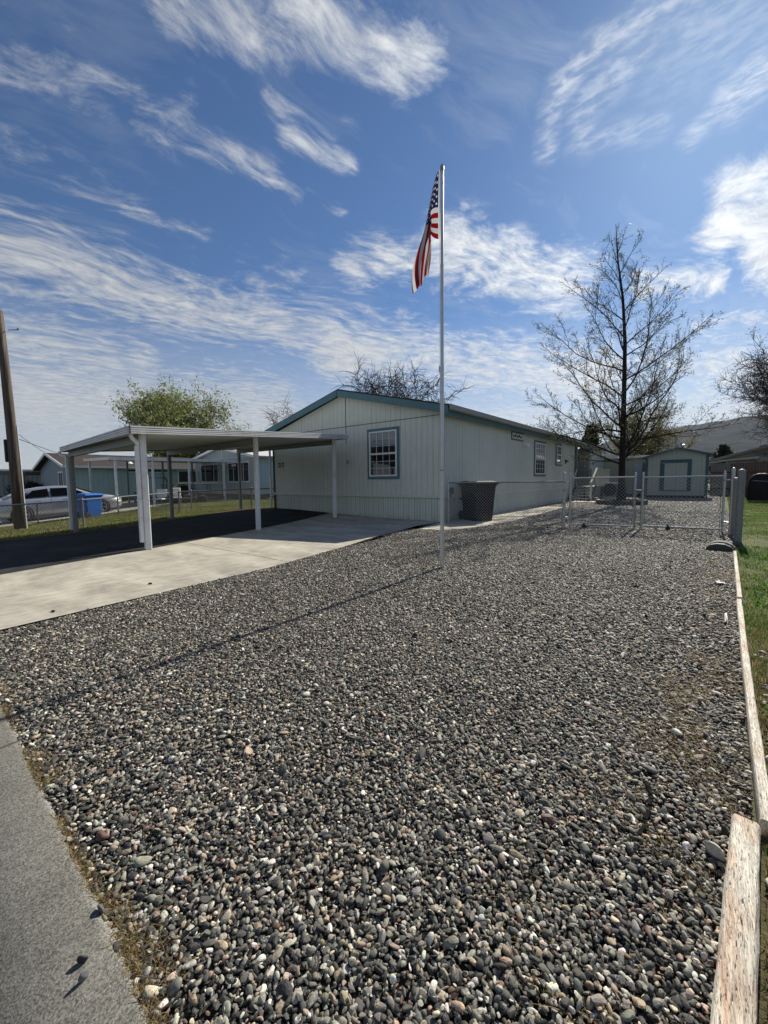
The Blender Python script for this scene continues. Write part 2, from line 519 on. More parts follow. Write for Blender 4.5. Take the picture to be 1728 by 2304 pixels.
def ground_mat(name, cols, scales=(0.5, 6.0, 60.0), bump=0.4, rough=0.95):
    m = bpy.data.materials.new(name); m.use_nodes = True
    g = NG(m.node_tree); b = m.node_tree.nodes['Principled BSDF']
    pos = g.n.new('ShaderNodeNewGeometry').outputs['Position']
    a = g.noise(pos, scales[0], 5, 0.6, 0.3); c = g.noise(pos, scales[1], 6, 0.65); e = g.noise(pos, scales[2], 4, 0.7)
    f = g.m('ADD', g.m('ADD', g.m('MULTIPLY', a, 0.45), g.m('MULTIPLY', c, 0.3)), g.m('MULTIPLY', e, 0.25))
    n = len(cols)
    col = g.ramp(f, [(0.36 + 0.28 * i / (n - 1), cc) for i, cc in enumerate(cols)])
    g.put(b.inputs['Base Color'], col); b.inputs['Roughness'].default_value = rough
    b.inputs['Specular IOR Level'].default_value = 0.2
    bn = g.n.new('ShaderNodeBump'); bn.inputs['Strength'].default_value = bump; bn.inputs['Distance'].default_value = 0.03
    g.put(bn.inputs['Height'], g.m('ADD', c, e)); g.l.new(bn.outputs[0], b.inputs['Normal'])
    return m


M_EARTH = ground_mat('dry_earth', [(0.045, 0.04, 0.03), (0.09, 0.085, 0.05), (0.10, 0.115, 0.05), (0.16, 0.14, 0.09)])
M_LAWN = ground_mat('lawn_soil', [(0.035, 0.04, 0.015), (0.06, 0.075, 0.022), (0.09, 0.10, 0.035), (0.14, 0.12, 0.06)], (0.7, 5, 40))
M_DIRT = ground_mat('brown_dirt', [(0.05, 0.03, 0.02), (0.10, 0.055, 0.035), (0.15, 0.085, 0.055), (0.2, 0.14, 0.1)], (1.5, 9, 60))

g1 = np.concatenate([-np.geomspace(2500, 60, 14), np.linspace(-48, 14, 63), np.geomspace(18, 2500, 16)])
g2 = np.concatenate([-np.geomspace(400, 8, 12), np.sort(np.concatenate([np.linspace(-6, 40, 47), [-.1, .2]])), np.geomspace(45, 2500, 16)])
GX, GY = np.meshgrid(g1, g2)
GZ = gz(GX, GY) - 0.035 - 0.30 * np.clip((0.2 - GY) / 0.3, 0, 1)
NX, NY = len(g1), len(g2)
V = np.stack([GX.ravel(), GY.ravel(), GZ.ravel()], 1)
ii, jj = np.meshgrid(np.arange(NX - 1), np.arange(NY - 1)); k = (jj * NX + ii).ravel()
ground = nmesh('ground', V, np.stack([k, k + 1, k + NX + 1, k + NX], 1), M_EARTH, smooth=True)
tag(ground, kind='structure')

DRIVE_R = [(-4.6, 0.10), (-4.68, .52), (-4.77, 1.58), (-4.92, 3.36), (-5.30, 5.2), (-5.71, 6.64), (-5.98, 8.1), (-6.18, 8.95), (-6.15, 10.3)]
ASPH_E = [(-7.36, 0.10), (-7.58, .89), (-8.17, 2.94), (-8.83, 4.85), (-9.45, 6.54), (-9.72, 7.39), (-10.38, 8.92), (-10.89, 10.0), (-10.95, 10.3)]
ASPH_L = [(-14.4, 10.3), (-14.85, 9.4), (-14.66, 8.3), (-14.35, 7.2), (-13.75, 5.8), (-13.2, 4.5), (-12.98, 3.2), (-13.07, 1.58), (-13.3, 0.10)]


def concrete_mat(name, base, joints=(), warm=(1, 1, 1), speck=0.0, stain=0.35):
    m = bpy.data.materials.new(name); m.use_nodes = True
    g = NG(m.node_tree); b = m.node_tree.nodes['Principled BSDF']
    pos = g.n.new('ShaderNodeNewGeometry').outputs['Position']
    x, y, z = g.sep(pos)
    a = g.noise(g.v('MULTIPLY', pos, (0.55, 1.4, 1)), 1.3, 6, 0.62, 0.6)
    c = g.noise(g.v('MULTIPLY', pos, (1, 0.35, 1)), 9, 7, 0.7)
    e = g.noise(pos, 190, 3, 0.8)
    f = g.m('ADD', g.m('MULTIPLY', a, 0.55), g.m('MULTIPLY', c, 0.45))
    col = g.mix(g.mr(f, 0.38, 0.62), tuple(q * (1 - stain) for q in base), tuple(min(1, q * 1.14) for q in base))
    blot = g.mr(g.noise(pos, 2.7, 5, 0.6, 0.8), 0.6, 0.75, 0, 0.5)
    col = g.mix(blot, col, tuple(q * (1 - 0.75 * stain) * t for q, t in zip(base, (1.0, .96, .85))))
    if speck > .5:
        stk = g.mr(g.noise(g.v('MULTIPLY', pos, (1, .05, 1)), 120, 4, .7), .56, .72, 0, .6)
        stk = g.m('MULTIPLY', stk, g.mr(g.noise(pos, 6, 4), .45, .6))
        col = g.mix(stk, col, tuple(min(1, q * 2.0) for q in base))
        rim = g.mr(g.m('ADD', y, g.m('MULTIPLY', g.m('ADD', x, 3.2), .009)), .296, .318, 0, .55)
        col = g.mix(rim, col, tuple(min(1, q * 1.9) for q in base))
    sp = g.mr(e, 0.35, 0.68, 1 - speck, 1 + speck * .7)
    col = g.v('SCALE', col, sc=sp)
    if joints:
        for ax, q in joints:
            wob = g.m('ADD', y if ax == 'y' else x, g.m('MULTIPLY', g.m('SUBTRACT', g.noise(pos, 3), 0.5), 0.01))
            ln = g.m('LESS_THAN', g.m('ABSOLUTE', g.m('SUBTRACT', wob, q)), 0.011)
            col = g.mix(g.m('MULTIPLY', ln, 0.8), col, (0.05, 0.045, 0.04))
    g.put(b.inputs['Base Color'], col); b.inputs['Roughness'].default_value = 0.9; b.inputs['Specular IOR Level'].default_value = 0.25
    bn = g.n.new('ShaderNodeBump'); bn.inputs['Strength'].default_value = 0.45; bn.inputs['Distance'].default_value = 0.004
    g.put(bn.inputs['Height'], g.m('ADD', e, g.m('MULTIPLY', c, 0.8))); g.l.new(bn.outputs[0], b.inputs['Normal'])
    return m


M_DRIVE = concrete_mat('driveway_concrete', (0.46, 0.43, 0.36), joints=(('y', 3.82), ('y', -2.0)), speck=0.14, stain=0.42)
M_CURB = concrete_mat('curb_concrete', (0.165, 0.16, 0.142), joints=(('x', -2.55), ('x', -5.6), ('x', 0.5)), speck=0.75, stain=0.35)
M_PATHC = concrete_mat('path_concrete', (0.50, 0.46, 0.38), joints=(('y', 11.5), ('y', 14.4), ('y', 17.2)), speck=0.1)

driveway = sheet('driveway', DRIVE_R + ASPH_E[::-1], 0.012, M_DRIVE, 0.8)

m = bpy.data.materials.new('sealed_asphalt_shade'); m.use_nodes = True
g = NG(m.node_tree); b = m.node_tree.nodes['Principled BSDF']
pos = g.n.new('ShaderNodeNewGeometry').outputs['Position']
a = g.noise(g.v('MULTIPLY', pos, (1, 2.2, 1)), 0.9, 6, 0.6, 0.5); e = g.noise(pos, 120, 4, 0.8)
col = g.mix(g.mr(a, 0.35, 0.7), (0.016, 0.0175, 0.019), (0.042, 0.044, 0.046))  # sealcoat tone kept extra dark to carry carport shade where sun still falls
col = g.v('SCALE', col, sc=g.mr(e, 0.3, 0.7, 0.75, 1.3))
cr = g.vor(g.v('ADD', pos, g.v('SCALE', g.noise(pos, 2.0, 4, col=True), sc=0.8)), 0.42, 'DISTANCE_TO_EDGE')
col = g.mix(g.mr(cr, 0.0, 0.012, 0.85, 0.0), col, (0.004, 0.004, 0.004))
g.put(b.inputs['Base Color'], col); b.inputs['Roughness'].default_value = 0.85; b.inputs['Specular IOR Level'].default_value = 0.12
bn = g.n.new('ShaderNodeBump'); bn.inputs['Strength'].default_value = 0.4; bn.inputs['Distance'].default_value = 0.004
g.put(bn.inputs['Height'], e); g.l.new(bn.outputs[0], b.inputs['Normal'])
M_ASPH = m
asphalt = sheet('asphalt_drive', ASPH_E + ASPH_L, 0.018, M_ASPH, 0.6)

# rolled concrete curb along the street and the street itself
cp = [(0.33, -0.1), (0.33, 0.006), (0.315, 0.014), (0.16, 0.012), (0.11, 0.002), (0.03, -0.03), (-0.10, -0.085), (-0.22, -0.115), (-0.62, -0.125), (-0.62, -0.2)]
mb = MB()
NC = 60
xs = np.linspace(-4.55, 8.0, NC)
for i, xx in enumerate(xs):
    for yy, zz in cp: mb.v.append((xx, yy - (.004 + .009 * max(0, min(xx + 3.2, 4))) + (0.004 * math.sin(xx * 9.1) + 0.003 * math.sin(xx * 23) if yy > 0.3 else 0), zz))
n = len(cp)
for i in range(NC - 1):
    for q in range(n - 1): mb.f.append((i * n + q, i * n + q + 1, (i + 1) * n + q + 1, (i + 1) * n + q))
curb = mb.build('curb', M_CURB, smooth=True); tag(curb, kind='structure')
M_ROAD = mat('road_asphalt', (0.06, 0.06, 0.06), 0.9, var=0.2, vs=8, bump=0.5, bs=90, stretch='world')
sheet('road', [(-60, -9), (60, -9), (60, -.62), (-60, -.62)], 0.02, M_ROAD, 3.0, zf=lambda x, y: -0.15 - min(0, 0) )
apron = sheet('driveway_apron', [(-13.3, -.62), (-4.6, -.62), (-4.6, .098), (-13.3, .098)], 0.004, M_DRIVE, 0.6, zf=lambda x, y: -0.12 * (0.1 - y) / 0.72)

PATH = [(-6.15, 8.98), (-5.72, 8.42), (-5.25, 8.60), (-4.89, 8.95), (-4.66, 10.0), (-4.57, 11.62), (-4.7, 15.0), (-4.89, 18.6), (-6.15, 18.7)]
sheet('path', PATH, 0.010, M_PATHC, slope=False)

GRAVEL = [(-4.66, .32), (-4.77, 1.58), (-4.92, 3.36), (-5.30, 5.2), (-5.71, 6.64), (-5.97, 8.1), (-5.72, 8.42), (-5.25, 8.60), (-4.89, 8.95), (-4.66, 10.0),
          (-4.57, 11.62), (-4.7, 15.0), (-4.89, 18.6), (-6.15, 18.7), (-6.15, 37), (0.45, 37), (0.45, 10.4), (0.36, 9.1), (0.26, 5.3), (0.20, 3.3), (0.17, 1.95), (0.14, 1.84), (0.02, .285), (-3.2, .318)]
m = bpy.data.materials.new('gravel_bed'); m.use_nodes = True
g = NG(m.node_tree); b = m.node_tree.nodes['Principled BSDF']
pos = g.n.new('ShaderNodeNewGeometry').outputs['Position']
cell = g.vor(pos, 38, out=1); dist = g.vor(pos, 38)
tone = g.sep(cell)[0]
col = g.ramp(tone, [(0.0, (0.02, 0.021, 0.021)), (0.45, (0.06, 0.062, 0.058)), (0.7, (0.13, 0.12, 0.10)), (0.9, (0.27, 0.24, 0.2)), (1.0, (0.45, 0.42, 0.37))])
soil = g.mix(g.noise(pos, 30, 5), (0.018, 0.014, 0.010), (0.06, 0.045, 0.03))
yy = g.sep(pos)[1]
col = g.mix(g.mr(yy, 3.0, 9.0), soil, col)
g.put(b.inputs['Base Color'], col); b.inputs['Roughness'].default_value = 0.9
bn = g.n.new('ShaderNodeBump'); bn.inputs['Strength'].default_value = 1.0; bn.inputs['Distance'].default_value = 0.02; bn.invert = True
g.put(bn.inputs['Height'], dist); g.l.new(bn.outputs[0], b.inputs['Normal'])
sheet('gravel_bed', GRAVEL, -0.006, m, slope=False)

# ---- pebbles: an instanced scatter of ten stone shapes
m = bpy.data.materials.new('pebble'); m.use_nodes = True
g = NG(m.node_tree); b = m.node_tree.nodes['Principled BSDF']
at = g.n.new('ShaderNodeAttribute'); at.attribute_type = 'INSTANCER'; at.attribute_name = 'c'
oc = g.n.new('ShaderNodeTexCoord').outputs['Object']
oi = g.n.new('ShaderNodeObjectInfo')
ov = g.v('ADD', oc, g.v('SCALE', (7.0, 3.0, 5.0), sc=oi.outputs['Random']))
n1 = g.noise(ov, 1.6, 5, 0.65); n2 = g.noise(ov, 9.0, 3, 0.7)
col = g.v('SCALE', at.outputs['Color'], sc=g.mr(n1, 0.25, 0.75, 0.48, 1.55))
col = g.v('SCALE', col, sc=g.mr(n2, 0.3, 0.7, 0.8, 1.2))
vein = g.m('MULTIPLY', g.mr(g.m('ABSOLUTE', g.m('SUBTRACT', g.noise(ov, 1.2, 2), 0.5)), 0.0, 0.015, 1.0, 0.0), g.m('GREATER_THAN', oi.outputs['Random'], 0.86))
col = g.mix(vein, col, (0.5, 0.48, 0.44))
g.put(b.inputs['Base Color'], col); b.inputs['Roughness'].default_value = 0.62; b.inputs['Specular IOR Level'].default_value = 0.4
bn = g.n.new('ShaderNodeBump'); bn.inputs['Strength'].default_value = 0.25; bn.inputs['Distance'].default_value = 0.1
g.put(bn.inputs['Height'], n2); g.l.new(bn.outputs[0], b.inputs['Normal'])
M_PEB = m


def stone_mesh(seed, sub=2, cuts=3, flat=0.55, m=M_PEB, facet=False):
    rng = random.Random(seed)
    bm = bmesh.new(); bmesh.ops.create_icosphere(bm, subdivisions=sub, radius=1.0)
    planes = [(Vector((rng.gauss(0, 1), rng.gauss(0, 1), rng.gauss(0, .8))).normalized(), rng.uniform(0.42, 0.80)) for _ in range(cuts)]
    ph = [(Vector((rng.uniform(-2, 2), rng.uniform(-2, 2), rng.uniform(-2, 2))), rng.uniform(0, 6), rng.uniform(.03, .09)) for _ in range(4)]
    ax = (1.0, rng.uniform(.62, .9), flat * rng.uniform(.75, 1.15))
    for v in bm.verts:
        p = v.co.copy()
        for nrm, dd_ in planes:
            t = p.dot(nrm)
            if t > dd_: p -= nrm * (t - dd_) * 0.85
        r = 1 + sum(a_ * math.sin(k_.dot(p) + o_) for k_, o_, a_ in ph)
        v.co = Vector((p.x * r * ax[0], p.y * r * ax[1], p.z * r * ax[2]))
    me = bpy.data.meshes.new('pebble'); bm.to_mesh(me); bm.free()
    me.polygons.foreach_set('use_smooth', [not facet] * len(me.polygons)); me.materials.append(m)
    return me


def scatter(name, P, S, ROT, C, ID, protos, kind='stuff'):
    coll = bpy.data.collections.new(name + '_shapes')
    for i, me in enumerate(protos):
        coll.objects.link(bpy.data.objects.new('%s_%02d' % (name, i), me))
    me = bpy.data.meshes.new(name); n = len(P)
    me.vertices.add(n); me.vertices.foreach_set('co', np.asarray(P, np.float32).ravel())
    for nm, ty, ar, key in (('scl', 'FLOAT_VECTOR', S, 'vector'), ('rot', 'FLOAT_VECTOR', ROT, 'vector'), ('c', 'FLOAT_COLOR', C, 'color')):
        a_ = me.attributes.new(nm, ty, 'POINT'); a_.data.foreach_set(key, np.asarray(ar, np.float32).ravel())
    a_ = me.attributes.new('vid', 'INT', 'POINT'); a_.data.foreach_set('value', np.asarray(ID, np.int32))
    o = bpy.data.objects.new(name, me); scene.collection.objects.link(o)
    ng = bpy.data.node_groups.new(name, 'GeometryNodeTree')
    ng.interface.new_socket('Geometry', in_out='INPUT', socket_type='NodeSocketGeometry')
    ng.interface.new_socket('Geometry', in_out='OUTPUT', socket_type='NodeSocketGeometry')
    N, L = ng.nodes, ng.links
    gi, go = N.new('NodeGroupInput'), N.new('NodeGroupOutput')
    ci = N.new('GeometryNodeCollectionInfo'); ci.inputs['Collection'].default_value = coll
    ci.inputs['Separate Children'].default_value = True; ci.inputs['Reset Children'].default_value = True
    io = N.new('GeometryNodeInstanceOnPoints'); io.inputs['Pick Instance'].default_value = True

    def na(nm, ty):
        q = N.new('GeometryNodeInputNamedAttribute'); q.data_type = ty; q.inputs['Name'].default_value = nm
        return q.outputs['Attribute']
    L.new(gi.outputs[0], io.inputs['Points']); L.new(ci.outputs[0], io.inputs['Instance'])
    L.new(na('vid', 'INT'), io.inputs['Instance Index']); L.new(na('rot', 'FLOAT_VECTOR'), io.inputs['Rotation'])
    L.new(na('scl', 'FLOAT_VECTOR'), io.inputs['Scale']); L.new(io.outputs[0], go.inputs[0])
    md = o.modifiers.new('scatter', 'NODES'); md.node_group = ng
    if kind: o['kind'] = kind
    return o


NPR = np.random.default_rng(11)
PAL = np.array([(.030, .030, .027), (.055, .055, .049), (.095, .093, .079), (.155, .148, .12), (.24, .225, .185), (.36, .34, .285), (.62, .59, .51), (.32, .25, .17), (.33, .235, .175), (.46, .39, .29), (.15, .085, .055)])
PW = np.array([.16, .17, .16, .12, .105, .085, .05, .055, .035, .045, .02]); PW = PW / PW.sum()


def pebble_cols(n, pal=PAL, pw=PW):
    c = pal[NPR.choice(len(pal), n, p=pw)] * NPR.uniform(.72, 1.3, (n, 1)) * NPR.uniform(.94, 1.06, (n, 3))
    return np.concatenate([c, np.ones((n, 1))], 1)


def jgrid(x0, x1, y0, y1, s):
    a = np.arange(x0, x1, s); b_ = np.arange(y0, y1, s)
    X, Y = np.meshgrid(a, b_); n = X.size
    return X.ravel() + NPR.uniform(-.75, .75, n) * s, Y.ravel() + NPR.uniform(-.75, .75, n) * s


pts = []
GRV2 = [p for p in GRAVEL]
for (x0, x1, y0, y1, s, rr, lay) in ((-5, .3, .27, 3.0, .0116, .0080, 0), (-5, .3, .27, 3.0, .0185, .0090, 1), (-6.2, .4, 3.0, 9.5, .0162, .0100, 0), (-6.2, .4, 3.0, 9.5, .027, .0112, 1), (-6.2, .5, 9.5, 37, .034, .0155, 0)):
    X, Y = jgrid(x0, x1, y0, y1, s)
    k = inpoly(X, Y, GRV2) & ~((X > 0.07 + .055 * Y) & (Y < 1.9) & False)
    X, Y = X[k], Y[k]
    # thin the stones in the weedy strips along the board and the curb
    edge = np.clip(1 - np.abs(X - (0.02 + .03 * Y)) / 0.42, 0, 1) * np.clip((8.6 - Y) / 4, 0, 1) * np.clip((Y - .9) / 1.0, 0.25, 1)
    edge2 = np.clip(1 - (Y - .33) / 0.10, 0, 1)
    clump = 0.5 + 0.5 * np.sin(X * 7.3 + 1.7 * np.sin(Y * 3.1)) * np.sin(Y * 4.1 + 2 * np.sin(X * 2.7))
    keep = NPR.uniform(0, 1, len(X)) > np.clip(edge * clump * .8, 0, .7) + edge2 * clump * .6
    X, Y = X[keep], Y[keep]; n = len(X)
    r = rr * np.exp(NPR.normal(0, .30, n)); r = np.clip(r, rr * .5, rr * 2.1)
    if y0 < 1: r *= np.where(NPR.uniform(0, 1, n) < .008, 1.9, 1)
    z = r * .34 + lay * .006 + NPR.uniform(0, .005, n) - .003 + .006 * np.sin(X * 2.1 + 1) * np.sin(Y * 1.7)
    pts.append(np.stack([X, Y, z, r, np.full(n, lay)], 1))
P = np.concatenate(pts); n = len(P)
S = np.repeat(P[:, 3:4], 3, 1) * NPR.uniform(.82, 1.18, (n, 3))
S[:, 0] *= NPR.uniform(.95, 1.4, n); S[:, 2] *= NPR.uniform(.6, 1.15, n)
ROT = np.stack([NPR.normal(0, .38, n), NPR.normal(0, .38, n), NPR.uniform(0, 6.283, n)], 1)
C = pebble_cols(n)
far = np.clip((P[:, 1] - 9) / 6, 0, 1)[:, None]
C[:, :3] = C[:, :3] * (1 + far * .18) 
scatter('gravel', P[:, :3], S, ROT, C, NPR.integers(0, 12, n), [stone_mesh(50 + i, 2, 5 + i % 5, .5, facet=i % 3 != 0) for i in range(12)])
print('pebbles', n)

# ---- larger cobbles showing beyond the near timber, and odd stones
COBS = [(.185, 1.02, .035, 3), (.215, 1.13, .03, 2), (.235, 1.24, .045, 4), (.20, 1.33, .026, 6), (.245, 1.42, .032, 3), (.265, 1.55, .04, 1), (.215, 1.62, .024, 5),
        (.255, 1.70, .03, 2), (.30, 1.80, .035, 3), (.275, 1.92, .03, 8), (.29, 1.33, .03, 2), (.31, 1.5, .034, 1), (.335, 1.65, .03, 5), (.36, 1.95, .036, 3)]
M_COBS = {}
cob_id = 0
for i, (x, y, r, ci) in enumerate(COBS):
    base = PAL[ci] * 1.3
    key = ci
    if key not in M_COBS:
        M_COBS[key] = mat('cobble_%d' % ci, tuple(base), 0.7, var=0.3, vs=30, bump=0.4, bs=120)
    me = stone_mesh(900 + i, 3, 2, .6, M_COBS[key])
    me.transform(Matrix.Diagonal((r, r, r, 1)))
    o = bpy.data.objects.new('cobble', me); scene.collection.objects.link(o)
    o.location = (x - .022, y, r * .3); o.rotation_euler = (0.2 * math.sin(i), .2 * math.cos(i * 2), i * 1.3)
    tag(o, 'rounded river cobble lying beyond the near weathered timber', 'cobble', 'cobbles beyond the timber')

# ------------------------------------------------------------------ grass and weeds
def blade_mat(name, rough=0.6, trans=True):
    m = bpy.data.materials.new(name); m.use_nodes = True
    g = NG(m.node_tree); b = m.node_tree.nodes['Principled BSDF']
    at = g.n.new('ShaderNodeAttribute'); at.attribute_name = 'c'
    g.l.new(at.outputs['Color'], b.inputs['Base Color']); b.inputs['Roughness'].default_value = rough
    b.inputs['Specular IOR Level'].default_value = 0.25
    if trans:
        tr = g.n.new('ShaderNodeBsdfTranslucent'); g.l.new(at.outputs['Color'], tr.inputs[0])
        mx = g.n.new('ShaderNodeMixShader'); mx.inputs[0].default_value = 0.45
        g.l.new(b.outputs[0], mx.inputs[1]); g.l.new(tr.outputs[0], mx.inputs[2])
        g.l.new(mx.outputs[0], m.node_tree.nodes['Material Output'].inputs[0])
    return m


M_BLADE = blade_mat('grass_blade')


def blades(name, X, Y, Z, h, wd, cols, lean=0.5, kind='stuff', parent=None, mt=None):
    """each blade a tapering quad strip bent over: 5 vertices, 1 quad + 1 tri as two quads"""
    n = len(X); an = NPR.uniform(0, 6.283, n); wx, wy = np.cos(an), np.sin(an)
    la = NPR.uniform(0, 6.283, n); lm = np.abs(NPR.normal(0, lean, n)); lx, ly = np.cos(la) * lm, np.sin(la) * lm
    V = np.zeros((n, 6, 3), np.float32)
    for i, (t, ww) in enumerate(((0, 1), (.55, .8), (1, .12))):
        cx = X + lx * h * t * t; cy = Y + ly * h * t * t; cz = Z + h * (t - .25 * lm * t * t)
        V[:, 2 * i] = np.stack([cx - wx * wd * ww / 2, cy - wy * wd * ww / 2, cz], 1)
        V[:, 2 * i + 1] = np.stack([cx + wx * wd * ww / 2, cy + wy * wd * ww / 2, cz], 1)
    b0 = (np.arange(n) * 6)[:, None]
    F = np.concatenate([b0 + np.array([0, 1, 3, 2]), b0 + np.array([2, 3, 5, 4])])
    o = nmesh(name, V.reshape(-1, 3), F, mt or M_BLADE, parent)
    ca = o.data.color_attributes.new('c', 'FLOAT_COLOR', 'POINT')
    cc = np.repeat(np.concatenate([cols, np.ones((n, 1))], 1), 6, 0).astype(np.float32)
    ca.data.foreach_set('color', cc.ravel())
    if kind: o['kind'] = kind
    return o


def fbm2(X, Y, s, seed=0.0):
    v = 0; a = 1; t = 0
    for i in range(4):
        v = v + a * np.sin(X * s * 1.9 + seed + 1.3 * np.sin(Y * s * 1.1 + i)) * np.sin(Y * s * 1.7 + seed * 2 + 1.1 * np.sin(X * s * .9 + 2 * i)); t += a
        a *= .55; s *= 2.1
    return v / t


def gcol(n, dry, rng=NPR):
    green = np.array([[.07, .15, .02], [.10, .20, .03], [.14, .24, .04], [.05, .11, .02]])
    tan = np.array([[.26, .20, .10], [.33, .27, .15], [.18, .12, .06], [.22, .18, .08]])
    k = rng.uniform(0, 1, n) < dry
    c = np.where(k[:, None], tan[rng.integers(0, 4, n)], green[rng.integers(0, 4, n)])
    return c * rng.uniform(.75, 1.25, (n, 1))


# right-hand verge, seen close
LAWN_R = [(.02, .34), (.21, 1.9), (.25, 3.3), (.29, 5.3), (.40, 9.2), (.50, 10.4), (.50, 37), (9, 37), (9, .34)]
sheet('verge', [(.02, .34), (.19, 1.9), (.25, 3.3), (.27, 4.2), (9, 4.2), (9, .34)], -0.012, ground_mat('verge_soil', [(.03, .025, .015), (.075, .06, .035), (.09, .085, .035), (.16, .125, .075)], (2, 12, 70)), slope=False)
sheet('verge', [(.27, 4.2), (.29, 5.3), (.40, 9.2), (.50, 10.4), (.50, 37), (9, 37), (9, 4.2)], -0.012, M_LAWN, slope=False)
X = NPR.uniform(.2, 3.4, 250000) ** 1.0; Y = 0.8 + 33 * NPR.uniform(0, 1, 250000) ** 2.0
X = .2 + (X - .2) * np.clip(.25 + Y / 9, 0, 1)
bx = .168 + .019 * Y
k = (X > bx + .02) & (X < bx + .4 + Y * .13)
X, Y = X[k], Y[k]
f = fbm2(X, Y, 2.2, 1.0)
thin = np.clip(1.35 - np.abs(Y - 7.0) / 3.6, .6, 1) + np.where(Y > 11, .5, 0)
bare = np.exp(-((Y - 10.2) / .55) ** 2) + np.clip((2.0 - Y) / .9, 0, .6)
k = NPR.uniform(0, 1, len(X)) < np.clip(thin * (.65 + .7 * f) - bare, .05, 1)
X, Y, f = X[k], Y[k], f[k]; n = len(X)
dry = np.clip(.22 + .75 * np.clip((4.6 - Y) / 1.5, 0, 1) - .15 * f, .05, .93)
h = NPR.uniform(.018, .055, n) * np.clip(.8 + .5 * f, .5, 1.4)
blades('grass', X, Y, np.full(n, -.01), h, NPR.uniform(.003, .007, n) * (1 + Y * .05), gcol(n, dry), .8)
NXY = 120000
X = NPR.uniform(.05, 1.0, NXY); Y = .35 + 4.6 * NPR.uniform(0, 1, NXY) ** 1.3
k = (X > (.058 + .076 * Y) * (Y < 1.85) + (.185 + .022 * Y) * (Y >= 1.85)) & (X < .36 + Y * .13); X, Y = X[k], Y[k]; f = fbm2(X, Y, 3.6, 5.0)
k = NPR.uniform(0, 1, len(X)) < np.clip(.55 + .8 * f, .08, 1); X, Y, f = X[k], Y[k], f[k]; n = len(X)
blades('verge_grass', X, Y, np.full(n, -.01), NPR.uniform(.012, .04, n), NPR.uniform(.002, .005, n), gcol(n, np.clip(.68 - .35 * f - (Y - 3) * .1, .1, .9)), .9)
X, Y = jgrid(.05, 1.1, .35, 4.5, .024); k = (X > np.where(Y < 1.85, .078 + .074 * Y, .20 + .022 * Y)) & (fbm2(X, Y, 3.1, 8.0) > -.45 + .17 * Y) ; X, Y = X[k], Y[k]; n = len(X)
r = np.clip(.013 * np.exp(NPR.normal(0, .4, n)), .006, .03)
scatter('verge_stones', np.stack([X, Y, r * .2 - .004], 1), np.stack([r, r, r], 1), np.stack([NPR.normal(0, .3, n), NPR.normal(0, .3, n), NPR.uniform(0, 6.28, n)], 1), pebble_cols(n), NPR.integers(0, 8, n), [stone_mesh(350 + i, 2, 4, .55) for i in range(8)])
X = NPR.uniform(.6, 9, 90000); Y = .5 + 20 * NPR.uniform(0, 1, 90000) ** 1.4
k = (X > .36 + Y * .10); X, Y = X[k], Y[k]; f = fbm2(X, Y, 1.7, 2.0)
k = NPR.uniform(0, 1, len(X)) < np.clip(.7 + .5 * f, .1, 1); X, Y, f = X[k], Y[k], f[k]; n = len(X)
blades('lawn_grass', X, Y, np.full(n, -.01), NPR.uniform(.03, .07, n), NPR.uniform(.006, .012, n), gcol(n, np.clip(.45 - .4 * f, .1, .9)), .8)
# broad-leaved weeds in the verge
X = NPR.uniform(.28, 2.0, 9000); Y = NPR.uniform(4.4, 9.6, 9000)
f = fbm2(X, Y, 3.0, 4.0); k = (X > .32 + .014 * Y) & (X < .45 + Y * .12) & (f > .05 + np.abs(Y - 6.4) * .05)
X, Y = X[k], Y[k]; n = len(X)
blades('weeds', X, Y, np.full(n, 0.0), NPR.uniform(.025, .055, n), NPR.uniform(.010, .020, n), gcol(n, .02) * np.array([1.0, 1.05, .9]), 1.1)
# dry moss and straw along the board, the curb and between the stones
X1 = NPR.normal(0, .16, 36000); Y1 = .9 + 8.2 * NPR.uniform(0, 1, 36000) ** 1.3
X1 = .02 + .03 * Y1 + X1 - .14
k = (X1 < .10 + .028 * Y1) & (X1 < .02 + .07 * Y1 + .0) | ((X1 < .09 + .028 * Y1) & (Y1 > 2))
f = fbm2(X1, Y1, 3.4, 7.0); k &= (f > .12 - .25 * NPR.uniform(0, 1, len(f)))
X1, Y1 = X1[k], Y1[k]
X2 = NPR.uniform(-3.4, -.1, 9000); Y2 = .31 + np.abs(NPR.normal(0, .05, 9000)); f = fbm2(X2, Y2 * 2, 3.2, 2.0); k = f > .22
X2, Y2 = X2[k], Y2[k]
X4 = NPR.uniform(-3.6, -.1, 8000); Y4 = .312 - .009 * (X4 + 3.2) + np.abs(NPR.normal(0, .018, 8000)); f = fbm2(X4, Y4, 5.2, 1.0); k = f > -.25
X2 = np.concatenate([X2, X4[k]]); Y2 = np.concatenate([Y2, Y4[k]])
X3 = NPR.uniform(-4.5, 0, 12000); Y3 = NPR.uniform(.4, 7, 12000); f = fbm2(X3, Y3, 4.6, 9.0); k = f > .42
X3, Y3 = X3[k], Y3[k]
X = np.concatenate([X1, X2, X3]); Y = np.concatenate([Y1, Y2, Y3]); n = len(X)
tcol = np.array([[.36, .26, .12], [.30, .19, .08], [.42, .33, .18], [.20, .13, .06], [.26, .24, .08]])[NPR.integers(0, 5, n)] * NPR.uniform(.7, 1.2, (n, 1))
blades('dry_weeds', X, Y, NPR.uniform(0.0, .012, n), NPR.uniform(.006, .019, n), NPR.uniform(.0012, .003, n), tcol, 1.9)

